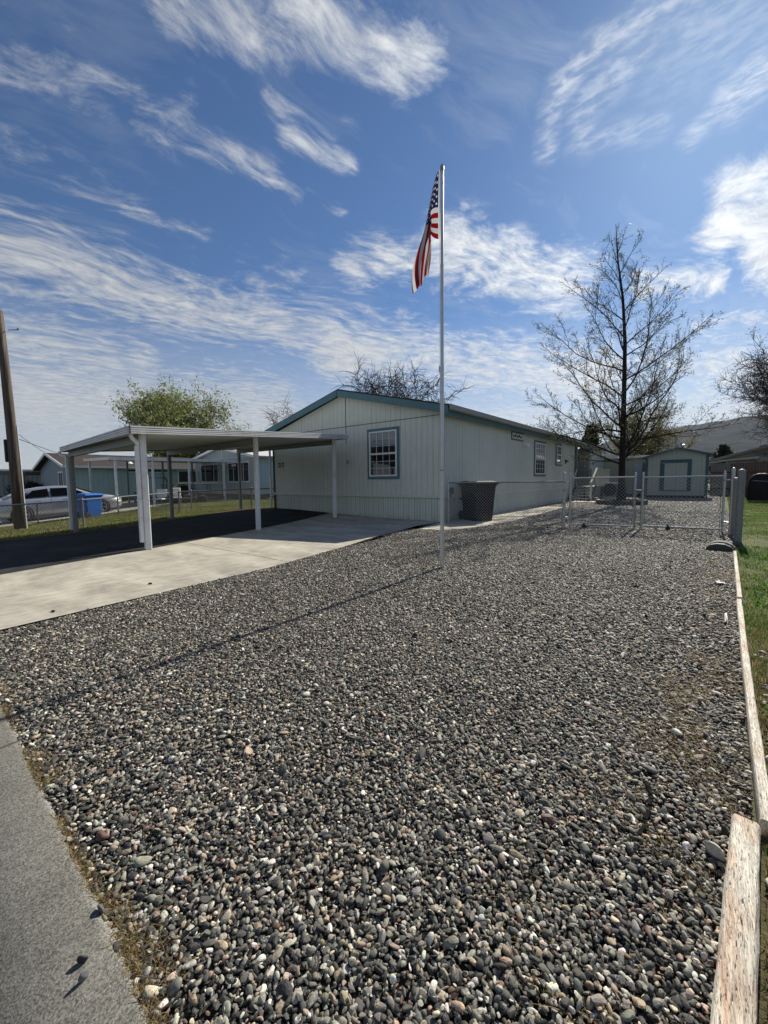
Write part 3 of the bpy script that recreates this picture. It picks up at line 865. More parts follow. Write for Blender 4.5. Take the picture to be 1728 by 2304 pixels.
# left-hand lots
LAWN_L = [(-14.4, 11.2), (-14.5, 10.3), (-14.95, 9.4), (-14.76, 8.3), (-14.45, 7.2), (-13.85, 5.8), (-13.3, 4.5), (-13.08, 3.2), (-13.17, 1.58), (-13.4, -.6), (-50, -.6), (-50, 40), (-14.4, 40)]
sheet('lawn', LAWN_L, -0.004, M_LAWN, 1.5)
NDRV = [(-21.6, -.6), (-21.4, 6), (-22.6, 9), (-23.0, 14.9), (-30.6, 14.9), (-30.6, -.6)]
M_NDRV = concrete_mat('neighbour_concrete', (0.36, 0.34, 0.30), speck=.1)
sheet('neighbour_driveway', NDRV, 0.016, M_NDRV, 1.5)
EDG = [(p[0] + .0, p[1]) for p in ASPH_L[::1]]
EDGO = [(-14.55, 10.3), (-15.08, 9.4), (-14.9, 8.3), (-14.6, 7.2), (-14.0, 5.8), (-13.45, 4.5), (-13.24, 3.2), (-13.33, 1.58), (-13.56, .1)]
sheet('dirt_edge', EDG + EDGO[::-1], 0.03, M_DIRT, 0.5)
X = NPR.uniform(-31, -13.0, 260000); Y = NPR.uniform(-.5, 14, 260000)
k = inpoly(X, Y, LAWN_L) & ~inpoly(X, Y, NDRV) & ~inpoly(X, Y, EDG + EDGO[::-1])
k &= NPR.uniform(0, 1, len(X)) < np.clip(1.5 - (-X - 13) / 11, .22, 1)
X, Y = X[k], Y[k]; f = fbm2(X, Y, 1.1, 3.0)
k = NPR.uniform(0, 1, len(X)) < np.clip(.8 + .5 * f, .15, 1); X, Y, f = X[k], Y[k], f[k]; n = len(X)
blades('lawn_grass', X, Y, gz(X, Y), NPR.uniform(.03, .085, n), NPR.uniform(.008, .016, n), gcol(n, np.clip(.60 - .5 * f, .15, .95)) * 1.1, .7)
# side yard strip seen past the house's left corner
X = NPR.uniform(-21, -14.6, 40000); Y = NPR.uniform(11, 24, 40000); n = len(X)
blades('side_yard_grass', X, Y, gz(X, Y), NPR.uniform(.04, .10, n), NPR.uniform(.01, .02, n), gcol(n, .2), .7)

# ------------------------------------------------------------------ weathered edging boards
m = bpy.data.materials.new('weathered_white_paint'); m.use_nodes = True
g = NG(m.node_tree); b = m.node_tree.nodes['Principled BSDF']
pos = g.n.new('ShaderNodeNewGeometry').outputs['Position']
st = g.v('MULTIPLY', pos, (1, 0.03, 1))
st2 = g.v('MULTIPLY', pos, (1, 0.11, 1))
grain = g.noise(st, 170, 4, 0.7, 0.0); crk = g.noise(st2, 260, 2, 0.6, 0.0); pk = g.noise(g.v('MULTIPLY', pos, (1, .16, 1)), 16, 5, 0.6, 0.1)
wear = g.noise(st, 18, 4, .6)
col = g.mix(g.mr(pk, 0.48, 0.68), (0.72, 0.67, 0.56), (0.56, 0.37, 0.25))
col = g.mix(g.mr(wear, .52, .68, 0, .75), col, (0.42, 0.35, 0.27))
col = g.mix(g.mr(crk, 0.635, 0.68, 0, .95), col, (0.03, 0.022, 0.016))
col = g.mix(g.mr(grain, 0.64, 0.72, 0, .8), col, (0.10, 0.075, 0.05))
g.put(b.inputs['Base Color'], col); b.inputs['Roughness'].default_value = 0.75; b.inputs['Specular IOR Level'].default_value = 0.25
bn = g.n.new('ShaderNodeBump'); bn.inputs['Strength'].default_value = 0.8; bn.inputs['Distance'].default_value = 0.004; bn.invert = True
g.put(bn.inputs['Height'], g.m('ADD', g.mr(crk, .5, .7), g.mr(grain, .5, .72))); g.l.new(bn.outputs[0], b.inputs['Normal'])
M_WOOD = m


def board(name, path, wd, ztop, label, seed, zb=-.06):
    rng = random.Random(seed); mb = MB()
    N = 60; P0 = Vector(path[0]); pts = []
    for i in range(N + 1):
        t = i / N * (len(path) - 1); a = int(min(t, len(path) - 2)); q = t - a
        pts.append(Vector(path[a]).lerp(Vector(path[a + 1]), q))
    prof0 = [(-.5, 0), (-.5, .82), (-.44, .95), (-.38, 1.0), (-.15, 1.0), (.12, 1.0), (.38, 1.0), (.45, .94), (.5, .8), (.5, 0)]
    np_ = len(prof0); ph = [rng.uniform(0, 6) for _ in range(12)]
    for i, p in enumerate(pts):
        d_ = (pts[min(i + 1, N)] - pts[max(i - 1, 0)]).normalized(); nx, ny = d_.y, -d_.x
        for j, (u, q) in enumerate(prof0):
            wob = .0009 * math.sin(i * .3 + ph[j]) + .0006 * math.sin(i * .9 + ph[j] * 2) + rng.uniform(-.0003, .0003)
            mb.v.append((p.x + nx * (u * wd + wob), p.y + ny * (u * wd + wob), zb + (ztop - zb) * q + (wob * .7 if q > .5 else 0)))
    for i in range(N):
        for j in range(np_ - 1): mb.f.append((i * np_ + j, i * np_ + j + 1, (i + 1) * np_ + j + 1, (i + 1) * np_ + j))
    mb.f.append(tuple(range(np_))); mb.f.append(tuple(N * np_ + j for j in range(np_ - 1, -1, -1)))
    o = mb.build(name, M_WOOD)
    tag(o, label, 'edging board', 'white edging boards')
    return o


board('edging_board', [(.030, .36), (.0866, 1.09), (.1445, 1.835)], .078, .045, 'wide weathered timber with peeling white paint, nearest the camera', 3)
board('edging_board', [(.202, 1.86), (.222, 3.3), (.262, 5.22)], .042, .048, 'narrow white edging board running from the wide timber to a dark gap', 4)
board('edging_board', [(.270, 5.30), (.30, 6.6), (.345, 8.60)], .042, .05, 'far narrow white edging board ending at the grey corner post', 5)

# ------------------------------------------------------------------ the manufactured home
def fbox(mb, ax, const, u0, u1, z0, z1, d0, d1, out=None):
    """box on a wall: u along the wall, d outward. ax 'x': wall faces -Y at y=const; 'y': faces +X at x=const"""
    if ax == 'x': mb.box(u0, const - d1, z0, u1, const - d0, z1)
    elif ax == 'y': mb.box(const + d0, u0, z0, const + d1, u1, z1)


def window(parent, ax, c, u0, u1, z0, z1, cols=4, rows=3, trim=.09, mtrim=None, single=False, slider=0, blinds=False, label=None, frame=.05):
    w_ = MB(); fbox(w_, ax, c, u0 + trim, u1 - trim, z0 + trim, z1 - trim, .008, .016)
    if trim:
        t_ = MB()
        for a in ((u0, u0 + trim, z0, z1), (u1 - trim, u1, z0, z1), (u0 + trim, u1 - trim, z0, z0 + trim), (u0 + trim, u1 - trim, z1 - trim, z1)): fbox(t_, ax, c, *a, .004, .032)
    a0, a1, b0, b1 = u0 + trim, u1 - trim, z0 + trim, z1 - trim
    win = MB()
    fr = frame
    for a in ((a0, a0 + fr, b0, b1), (a1 - fr, a1, b0, b1), (a0 + fr, a1 - fr, b0, b0 + fr), (a0 + fr, a1 - fr, b1 - fr, b1)): fbox(win, ax, c, *a, .014, .05)
    mid = (b0 + b1) / 2
    panes = []
    if slider:
        xs_ = slider
        for q in xs_: fbox(win, ax, c, a0 + (a1 - a0) * q - .02, a0 + (a1 - a0) * q + .02, b0 + fr, b1 - fr, .018, .045)
    elif not single:
        fbox(win, ax, c, a0 + fr, a1 - fr, mid - .03, mid + .03, .018, .056)
        for (s0, s1, dd_) in ((b0 + fr, mid - .03, .026), (mid + .03, b1 - fr, .034)):
            for i in range(1, cols): 
                q = a0 + fr + (a1 - a0 - 2 * fr) * i / cols; fbox(win, ax, c, q - .006, q + .006, s0, s1, .018, dd_)
            for i in range(1, rows):
                q = s0 + (s1 - s0) * i / rows; fbox(win, ax, c, a0 + fr, a1 - fr, q - .006, q + .006, .0185, dd_ + .001)
    wo = win.build('window', M_WHITE, parent)
    if label: wo['label'] = label
    if trim: t_.build('trim', mtrim or M_TEAL, wo)
    w_.build('pane', M_GLASS, wo)
    if blinds:
        bl = MB(); zz = b1 - fr
        while zz > b1 - (b1 - b0) * blinds: fbox(bl, ax, c, a0 + fr, a1 - fr, zz - .018, zz - .004, .0165, .0175); zz -= .026
        bl.build('blind', mat('blind_slat', (.45, .47, .48), .5), wo)
    return wo


H = thing('manufactured_home', 'long sage green home with teal trim and low gabled roof', 'house', (-10.25, 10.3, 0))
XR, XL, YF, YP, YB, RG = -6.15, -14.35, 10.3, 25.0, 33.0, -10.25
mb = MB(); mb.extr([(XL, .79), (XR, .79), (XR, 3.22), (RG, 4.27), (XL, 3.22)], 'y', YF, YF + .12)
mb.build('front_wall', M_SAGE, H)
mb = MB().box(XR - .12, YF + .12, .79, XR, YP, 3.24).box(XL, YF + .12, .79, XL + .12, YB, 3.24).box(XR - .12, 29.0, .79, XR, YB, 3.24)
mb.each('side_wall', M_SAGE, H)
M_LAP = siding('grey_lap', (.33, .36, .35), pitch=.15, lap=True)
mb = MB().box(-9.5, 29.0, .8, XR - .12, 29.12, 3.2).box(-9.6, YP, .8, -9.5, 29.12, 3.2).box(-9.5, YP - .12, .79, XR - .12, YP, 3.2)
mb.each('porch_wall', M_LAP, H)
mb = MB().box(-9.5, YP, .66, XR, 29.0, .8); mb.build('porch_floor', M_SAGET, H)
mb = MB().box(XL + .04, YF + .03, -.12, XR - .04, YF + .10, .72)
mb.box(XR - .10, YF + .10, -.12, XR - .03, YB - .04, .72).box(XL + .03, YF + .10, -.12, XL + .10, YB - .04, .72)
mb.build('skirting', M_SKIRT, H)
mb = MB().box(XL - .02, YF - .036, .715, XR + .036, YF + .03, .79).box(XR - .03, YF + .03, .715, XR + .028, YP, .79).box(XR - .03, 29.0, .715, XR + .028, YB, .79)
mb.box(XL - .02, YF - .050, .775, XR + .05, YF - .036, .797)
mb.build('belt_trim', M_SAGET, H)
mb = MB().box(XL, YF - .010, 3.145, XR, YF, 3.165)
mb.box(-10.075, YF - .012, 3.165, -10.055, YF, 4.16).box(-10.07, YF - .012, 2.55, -10.055, YF, 3.145)
mb.build('gable_seam', mat('seam_shadow', (.06, .075, .07), .8), H)
y0, y1 = 10.10, 33.2
ro = MB(); ro.extr([(-14.68, 3.255), (RG, 4.325), (-5.82, 3.255), (-5.82, 3.385), (RG, 4.455), (-14.68, 3.385)], 'y', y0, y1)
rf = ro.build('roof', M_ROOFBLK, H)
mb = MB()
for (a, bq) in (((-14.66, 3.31), (RG, 4.368)), ((-5.84, 3.31), (RG, 4.368))):
    sg = 1
    P = [(a[0], a[1] - .175), (bq[0], bq[1] - .175), (bq[0], bq[1] + .035), (a[0], a[1] + .035)]
    mb.extr(P if a[0] < bq[0] else P[::-1], 'y', y0 - .045, y0 - .004)
mb.build('rake_board', M_TEAL, rf)
mb = MB(); mb.box(RG - .012, y0 - .052, 4.17, RG + .012, y0 - .046, 4.40); mb.build('rake_joint', mat('joint', (.02, .05, .06), .8), rf)
mb = MB(); mb.box(-5.985, y0 + .0, 3.10, -5.945, y1, 3.252).box(-14.6, y0, 3.10, -14.56, y1, 3.25); mb.each('eave_board', M_TEAL, rf)
mb = MB(); mb.box(-5.94, y0 + .02, 3.25, -5.80, y1, 3.262).box(-5.812, y0 + .02, 3.26, -5.79, y1, 3.395)
mb.build('gutter', M_GUTTER, rf)
mb = MB().box(XR, y0 + .15, 3.18, -5.99, y1, 3.2).box(-14.56, y0 + .15, 3.18, XL, y1, 3.2); mb.each('soffit', M_SAGET, rf)
for (x, y) in ((-9.0, 13.5), (-8.2, 19.0)):
    zz = 4.455 - abs(x - RG) * .2415
    v_ = MB().box(x - .2, y - .2, zz - .05, x + .2, y + .2, zz + .14, bev=.03); v_.build('roof_vent', M_BLACKP, rf)
mb = MB().tube([(-8.8, 16.5, 3.8), (-8.8, 16.5, 4.35)], .045, 10); mb.build('vent_pipe', M_BLACKP, rf)
mb = MB().box(XR + .001, YF + .005, .80, XR + .018, YF + .085, 3.18); mb.each('corner_trim', M_TEAL, H)
mb = MB().box(XL - .02, YF - .02, -.05, XL + .08, YF - .001, 3.1); mb.each('corner_trim', mat('dark_teal', (.02, .045, .05), .6), H)
window(H, 'x', YF, -9.05, -7.71, 1.30, 2.96, 4, 3, blinds=.3, label='front window with white grid and teal trim')
window(H, 'y', XR, 18.15, 19.75, 1.37, 2.97, 4, 3, blinds=.55, label='tall side window with teal trim')
window(H, 'y', XR, 21.35, 22.35, 1.90, 3.02, 3, 2, label='smaller side window nearest the porch')
tw = window(H, 'y', XR, 15.5, 16.75, 2.80, 3.14, trim=.06, single=True, frame=.035, label='small transom window under the eave')
o = MB()
for q in range(5): fbox(o, 'y', XR, 15.68 + q * .19, 15.8 + q * .19, 2.9 + (q % 2) * .04, 2.99 + (q % 2) * .05, .017, .022)
fbox(o, 'y', XR, 15.62, 16.62, 2.885, 2.893, .017, .020)
M_PALE = mat('pale_shade', (.5, .51, .52), .6)
fb = MB(); fbox(fb, 'y', XR, 15.6, 16.65, 2.87, 3.07, .0162, .0168); fb.build('shade', M_PALE, tw); o.build('ornament', M_BLACKP, tw)
mb = MB().box(-6.15, 10.66, .84, -6.05, 10.82, 1.02, bev=.01).tube([(-6.11, 10.74, .84), (-6.11, 10.74, .72)], .018, 8)
mb.build('hose_box', M_GALVD, H)
fl = MB(); fl.box(-6.15, 16.86, 2.66, -6.10, 16.96, 2.76)
for s_ in (-1, 1): fl.lathe([(.001, 0), (.035, 0), (.06, .12), (.0, .125)], sides=12, M=Matrix.Translation((-6.06, 16.91 + s_ * .09, 2.68)) @ Matrix.Rotation(R(105), 4, 'Y') @ Matrix.Rotation(s_ * .5, 4, 'X'))
fl.build('flood_light', M_WHITE, H)
mb = MB().box(-6.15, 23.05, 2.15, -6.02, 23.25, 2.22).box(-6.15, 23.1, 2.05, -6.11, 23.2, 2.28); mb.build('side_lamp', M_BLACKP, H)
mb = MB().box(-10.02, YF - .05, 1.86, -9.93, YF - .002, 2.0, bev=.008).tube([(-9.975, YF - .05, 1.93), (-9.975, YF - .075, 1.93)], .018, 8)
mb.build('outlet_box', mat('beige_plastic', (.35, .34, .26), .5), H)
MX = Matrix.Translation((-13.86, YF - .004, 1.93)) @ Matrix.Rotation(R(90), 4, 'X')
text_mesh('212', .27, M_BLACKP, H, MX, 'house_number', .006, .3)
mb = MB().box(-6.2, 25.02, .8, -6.04, 25.22, 3.2); mb.each('porch_post', M_TEAL, H)
MB().box(-14.50, 10.18, .05, -14.43, 10.24, 2.95).build('downspout', M_ALU, H)
# porch railing, steps and handrails
mb = MB().box(-6.12, 28.86, .86, -6.02, 28.94, 1.86).box(-9.4, 28.86, 1.8, -6.12, 28.94, 1.86)
for i in range(22): mb.box(-9.3 + i * .145, 28.88, .95, -9.25 + i * .145, 28.92, 1.8)
mb.box(-9.4, 28.87, .9, -6.12, 28.93, .96)
mb.build('porch_railing', mat('sage_railing', (.40, .43, .38), .6), H)

S = thing('entry_steps', 'pale wooden entry steps with handrails beside the far side wall', 'steps', (-5.5, 24.5, 0))
M_TREAD = mat('grey_tread', (.26, .25, .23), .8, var=.2, vs=12)
M_PRAIL = mat('pale_rail', (.50, .53, .45), .6, var=.1)
for i in range(5):
    mb = MB().box(-6.08, 23.75 + i * .28, .16 * (i + 1) - .04, -5.08, 24.08 + i * .28, .16 * (i + 1)); mb.build('tread', M_TREAD, S)
mb = MB().box(-6.08, 25.15, .76, -4.95, 28.9, .8); mb.build('landing', M_TREAD, S)
mb = MB()
for xx in (-6.1, -5.06): mb.extr([(23.75, 0), (23.75, .14), (25.15, .9), (25.15, .74), (24.0, .0)], 'x', xx, xx + .05)
for xx, yy in ((-5.05, 26.5), (-5.05, 28.6), (-6.0, 26.6)): mb.box(xx, yy, 0, xx + .09, yy + .09, .76)
mb.each('stringer', mat('dark_wood', (.06, .045, .035), .8, var=.3), S)
mb = MB().bar((-5.02, 23.85, 1.0), (-5.02, 25.25, 1.82), .09, .05).box(-5.06, 23.8, 0, -4.97, 23.89, .98).box(-5.06, 25.2, .8, -4.97, 25.29, 1.80)
mb.box(-5.06, 25.29, 1.74, -4.97, 28.8, 1.80)
for i in range(20): mb.box(-5.04, 25.4 + i * .17, .8, -4.99, 25.45 + i * .17, 1.74)
mb.build('handrail', M_PRAIL, S)
mb = MB().bar((-6.0, 23.85, .95), (-6.0, 25.0, 1.78), .05, .05).box(-6.03, 23.8, 0, -5.97, 23.86, .95); mb.build('handrail', M_PRAIL, S)
tag(MB().box(-6.1, 22.6, -.04, -4.6, 23.7, .035).build('landing_slab', M_PATHC), kind='structure')

# ------------------------------------------------------------------ carport
CP = thing('carport', 'white aluminium carport with flat roof over the driveway', 'carport', (-9.0, 6.0, 0))
rM, rR, rB, rL = Vector((-7.85, 2.70, 2.235)), Vector((-9.2, 9.5, 2.735)), Vector((-15.2, 9.85, 2.75)), Vector((-13.87, 3.05, 2.245))
TH = .115
mb = MB()
q4 = [rM, rR, rB, rL]
mb.add([p + Vector((0, 0, -.012)) for p in q4] + [p + Vector((0, 0, -TH + .02)) for p in q4], [(0, 1, 2, 3), (7, 6, 5, 4), (0, 4, 5, 1), (1, 5, 6, 2), (2, 6, 7, 3), (3, 7, 4, 0)])
pan = mb.build('roof_pan', M_ALUPAN, CP)
rb = MB()
for i in range(1, 24):      # pan seams running front to back across the roof
    t = i / 24
    a, b_ = rM.lerp(rR, t), rL.lerp(rB, t)
    rb.bar(a + Vector((-.06, 0, .004)), b_ + Vector((.06, 0, .004)), .03, .035)
rb.build('pan_seam', M_ALUPAN, pan)


def fascia(a, b_, out, nm):
    fa = MB(); o_ = Vector(out)
    fa.bar(a + o_ * .012 + Vector((0, 0, -TH / 2)), b_ + o_ * .012 + Vector((0, 0, -TH / 2)), .02, TH + .01)
    fa.build('fascia_backing', mat('fascia_groove_shade', (.16, .165, .17), .7), CP); fa = MB()  # groove shade put into the colour: backing darker than the white ridges
    for i, (zz, ht, pr) in enumerate(((-.002, .026, .026), (-.040, .024, .022), (-.076, .024, .022), (-.112, .022, .030))):
        fa.bar(a + o_ * pr + Vector((0, 0, zz)), b_ + o_ * pr + Vector((0, 0, zz)), .022, ht)
    return fa.build(nm, M_ALU, CP)


fascia(rM, rR, (.97, .2, 0), 'fascia'); gt = fascia(rL, rM, (-.05, -1, 0), 'fascia')
fascia(rL, rB, (-.97, -.2, 0), 'fascia'); fascia(rB, rR, (0, 1, 0), 'fascia')
POSTS = [(-8.13, 2.99), (-9.05, 5.97), (-9.71, 9.34)]
BPOST = [(-13.52, 3.18), (-14.5, 6.15), (-15.0, 9.1)]


def roofz(x, y):
    n_ = (rR - rM).cross(rL - rM).normalized(); return rM.z - (n_.x * (x - rM.x) + n_.y * (y - rM.y)) / n_.z


for (x, y), (x2, y2) in zip(POSTS, BPOST):
    zt = roofz(x, y) - TH; zt2 = roofz(x2, y2) - TH
    g0 = float(gz(x, y)) + .012; g2_ = float(gz(x2, y2)) + .012
    mb = MB().box(x - .052, y - .052, g0, x + .052, y + .052, zt + .06, bev=.012)
    for s_ in (-.024, .024): mb.box(x + .0525, y + s_ - .006, g0, x + .056, y + s_ + .006, zt)
    mb.box(x - .0, y - .056, g0, x + .03, y - .0525, zt)
    mb.build('post', M_ALU, CP)
    MB().box(x2 - .052, y2 - .052, g2_ - .03, x2 + .052, y2 + .052, zt2 - .14, bev=.012).build('post', M_BEAM, CP)
    bmb = MB().bar((x - .055, y, zt - .075), (x2 - .12, y2, zt2 - .075), .055, .15)
    bmb.bar((x - .055, y, zt - .003), (x2 - .12, y2, zt2 - .003), .11, .006).bar((x - .055, y, zt - .152), (x2 - .12, y2, zt2 - .152), .09, .006)
    bmb.build('beam', M_BEAM, CP)
    MB().box(x - .09, y - .045, zt - .16, x - .055, y + .045, zt - .02).build('bracket', M_BLACKM, CP)


def downspout(pts, wd, parent, m):
    mb = MB()
    pp = [Vector(p) for p in pts]
    for i in range(len(pp) - 1):
        mb.bar(pp[i], pp[i + 1], wd[0], wd[1], upv=(0, 1, 0) if abs((pp[i + 1] - pp[i]).normalized().z) > .8 else (0, 0, 1))
    return mb.build('downspout', m, parent)


zt = roofz(-8.0, 2.8) - TH
mb = MB().tube([(-7.93, 2.74, zt + .0), (-7.93, 2.74, zt - .05), (-7.95, 2.77, zt - .09), (-8.08, 2.88, zt - .14), (-8.135, 2.905, zt - .18), (-8.14, 2.905, zt - .22)], [.036] * 6, 10)
mb.box(-8.178, 2.865, .16, -8.102, 2.927, zt - .20, bev=.006); mb.box(-8.185, 2.858, .93, -8.07, 3.045, .95)
mb.build('downspout', M_ALU, CP)
x2, y2 = BPOST[0]; zt = roofz(x2, y2) - TH
mb = MB().tube([(-13.80, 3.0, zt), (-13.80, 3.0, zt - .06), (-13.72, 3.04, zt - .12), (-13.58, 3.08, zt - .14), (-13.56, 3.09, zt - .2)], .036, 8)
mb.box(-13.60, 3.06, .0, -13.53, 3.12, zt - .18); mb.build('downspout', M_ALU, CP)

# ------------------------------------------------------------------ flag and pole
FP = thing('flagpole', 'slim telescoping pale metal flagpole standing in the gravel', 'flagpole', (-2.905, 4.86, 0))
secs = [(0, 1.385, .0285), (1.385, 2.78, .0255), (2.78, 4.12, .0225), (4.12, 5.30, .0195)]
M_POLE = mat('pole_aluminium', (.50, .52, .53), .35, .55, var=.08, vs=10)
for z0_, z1_, r_ in secs:
    mb = MB().tube([(-2.905, 4.86, z0_), (-2.905, 4.86, z1_)], r_, 20)
    mb.tube([(-2.905, 4.86, z1_ - .03), (-2.905, 4.86, z1_ - .004)], r_ + .002, 20)
    mb.build('pole_section', M_POLE, FP, smooth=False)
mb = MB().lathe([(.0, 5.37), (.018, 5.368), (.026, 5.35), (.027, 5.30), (.022, 5.29)], (-2.905, 4.86, 0), 16); mb.build('cap', mat('tan_cap', (.32, .25, .2), .5), FP)
mb = MB().tube([(-2.93, 4.845, 1.36), (-2.93, 4.845, 5.30)], .0025, 4).box(-2.945, 4.84, 2.72, -2.93, 4.85, 2.80); mb.build('halyard', mat('cord', (.5, .5, .48), .8), FP)
mb = MB().tube([(-2.905, 4.86, 1.378), (-2.905, 4.86, 1.39)], .0295, 20); mb.build('joint_ring', M_BLACKM, FP)

m = bpy.data.materials.new('flag_cloth'); m.use_nodes = True
g = NG(m.node_tree); b = m.node_tree.nodes['Principled BSDF']
uv = g.n.new('ShaderNodeUVMap'); u_, v_, _ = g.sep(uv.outputs[0])
stripe = g.m('LESS_THAN', g.m('FRACT', g.m('MULTIPLY', v_, 6.5)), 0.5)       # v runs 0 at the top edge to 1 at the bottom
col = g.mix(stripe, (0.60, 0.60, 0.63), (0.24, 0.006, 0.012))
canton = g.m('MULTIPLY', g.m('LESS_THAN', u_, 0.4), g.m('LESS_THAN', v_, 7 / 13))
# 50 stars: two interleaved lattices
cu = g.m('MULTIPLY', g.m('DIVIDE', u_, 0.4), 12); cv = g.m('MULTIPLY', g.m('DIVIDE', v_, 7 / 13), 10)
iu, iv = g.m('ROUND', cu), g.m('ROUND', cv)
fu, fv = g.m('SUBTRACT', cu, iu), g.m('SUBTRACT', cv, iv)
par = g.m('LESS_THAN', g.m('ABSOLUTE', g.m('SUBTRACT', g.m('FRACT', g.m('MULTIPLY', g.m('ADD', iu, iv), 0.5)), 0.0)), 0.25)
ins = g.m('MULTIPLY', g.m('MULTIPLY', g.m('GREATER_THAN', iu, .5), g.m('LESS_THAN', iu, 11.5)), g.m('MULTIPLY', g.m('GREATER_THAN', iv, .5), g.m('LESS_THAN', iv, 9.5)))
du = g.m('MULTIPLY', fu, 1.0); dv = g.m('MULTIPLY', fv, 1.05)
rr = g.m('SQRT', g.m('ADD', g.m('MULTIPLY', du, du), g.m('MULTIPLY', dv, dv)))
an = g.m('ARCTAN2', du, g.m('MULTIPLY', dv, -1.0))
sr = g.m('ADD', 0.33, g.m('MULTIPLY', g.m('COSINE', g.m('MULTIPLY', an, 5)), 0.11))
star = g.m('MULTIPLY', g.m('MULTIPLY', g.m('LESS_THAN', rr, sr), par), ins)
ccol = g.mix(star, (0.012, 0.018, 0.075), (0.62, 0.62, 0.66))
col = g.mix(canton, col, ccol)
col = g.mix(g.m('LESS_THAN', u_, 0.012), col, (0.75, 0.75, 0.73))
g.put(b.inputs['Base Color'], col); b.inputs['Roughness'].default_value = 0.75; b.inputs['Specular IOR Level'].default_value = .2
tr = g.n.new('ShaderNodeBsdfTranslucent'); g.put(tr.inputs[0], col)
mx = g.n.new('ShaderNodeMixShader'); mx.inputs[0].default_value = 0.35
g.l.new(b.outputs[0], mx.inputs[1]); g.l.new(tr.outputs[0], mx.inputs[2]); g.l.new(mx.outputs[0], m.node_tree.nodes['Material Output'].inputs[0])
M_FLAG = m
NU, NV = 90, 91
ex = Vector((-.776, -.630, 0))          # the way the fly end is blown
ey = Vector((-.630, .776, 0))
hx, hy = -2.905 + ex.x * .035, 4.86 + ex.y * .035


def bez(ps, t):
    ps = [Vector(p) for p in ps]
    while len(ps) > 1: ps = [ps[i].lerp(ps[i + 1], t) for i in range(len(ps) - 1)]
    return ps[0]


# edge curves in (sideways, height) metres from the hoist top
BL = [(.17, -.62), (.27, -.95), (.43, -1.18), (.345, -1.54)]
BR_ = [(.125, -.76), (.085, -1.02), (.13, -1.12), (.165, -1.34)]


def flag_pt(u, v):
    def band(t): return bez([(*p, 0) for p in BL], t).lerp(bez([(*p, 0) for p in BR_], t), v)
    us = .36
    if u >= us: return band((u - us) / (1 - us))
    p0 = Vector((0, -.87 * v, 0)); p3 = band(0); tg = (band(.12) - p3).normalized()
    k = .35 + .65 * min(1, v * 2.2)
    p1 = p0 + Vector((.17, .02, 0)) * k + Vector((.03, -.10, 0)) * (1 - k); p2 = p3 - tg * .10
    return bez([p0, p1, p2, p3], u / us)


VV = []; UV = []
for j in range(NV):
    v = j / (NV - 1)
    for i in range(NU):
        u = i / (NU - 1)
        k = min(1, u / .42); k = k * k * (3 - 2 * k)
        p = flag_pt(u, v)
        p.x += (.03 * math.sin(v * 9 + u * 3) * k) * math.sin(math.pi * v) + (.014 * math.sin(v * 17 + 1 + u * 6)) * k * k
        dep = .085 * math.sin(v * 10.5 + .6 + u * 1.2) * k + .035 * math.sin(v * 23 + u * 5) * k * u + .03 * math.sin(u * 7) * v
        q = Vector((hx, hy, 5.31)) + ex * p.x + ey * dep + Vector((0, 0, p.y))
        VV.append(q - Vector((-2.905, 4.86, 0)) + Vector((-2.905, 4.86, 0))); UV.append((u, v))
F = [(j * NU + i, j * NU + i + 1, (j + 1) * NU + i + 1, (j + 1) * NU + i) for j in range(NV - 1) for i in range(NU - 1)]
flag = nmesh('flag', np.array([tuple(p) for p in VV]), np.array(F), M_FLAG, smooth=True)
ul = flag.data.uv_layers.new(name='UVMap')
li = np.zeros(len(flag.data.loops), np.int32); flag.data.loops.foreach_get('vertex_index', li)
ul.data.foreach_set('uv', np.array(UV, np.float32)[li].ravel())
tag(flag, 'american flag with stars and stripes hanging limp from the pole top', 'flag')

# ------------------------------------------------------------------ chain-link fences and gates
def chainlink(mb, a, b_, z0, z1, pitch=.082, r=.0032, zf=None):
    """two families of diagonal wires between ground points a and b"""
    a = Vector((a[0], a[1], 0)); b_ = Vector((b_[0], b_[1], 0)); d_ = b_ - a; L = d_.length; d_.normalize()
    nrm = Vector((d_.y, -d_.x, 0)); H_ = z1 - z0
    n = int((L + H_) / pitch)
    for sg in (1, -1):
        for i in range(n + 1):
            s0 = i * pitch - H_; s1 = s0 + H_; t0, t1 = max(0, s0), min(L, s1)
            if t1 - t0 < .01: continue
            za, zb = z0 + (t0 - s0), z0 + (t1 - s0)
            if sg < 0: za, zb = z1 - (t0 - s0), z1 - (t1 - s0)
            p, q = a + d_ * t0, a + d_ * t1
            zp = (lambda P_: float(gz(P_.x, P_.y))) if zf else (lambda P_: 0)
            o_ = nrm * (.002 * sg)
            mb.tube([p + o_ + Vector((0, 0, za + zp(p))), q + o_ + Vector((0, 0, zb + zp(q)))], r, 3, cap=False)


def fpost(x, y, h, r, name, m, parent, z=0.0):
    mb = MB().tube([(x, y, z - .1), (x, y, z + h - .02)], r, 12)
    mb.lathe([(r + .004, h - .06), (r + .004, h - .02), (r * .9, h + .005), (r * .5, h + .022), (.001, h + .028)], (x, y, z), 12)
    return mb.build(name, m, parent)


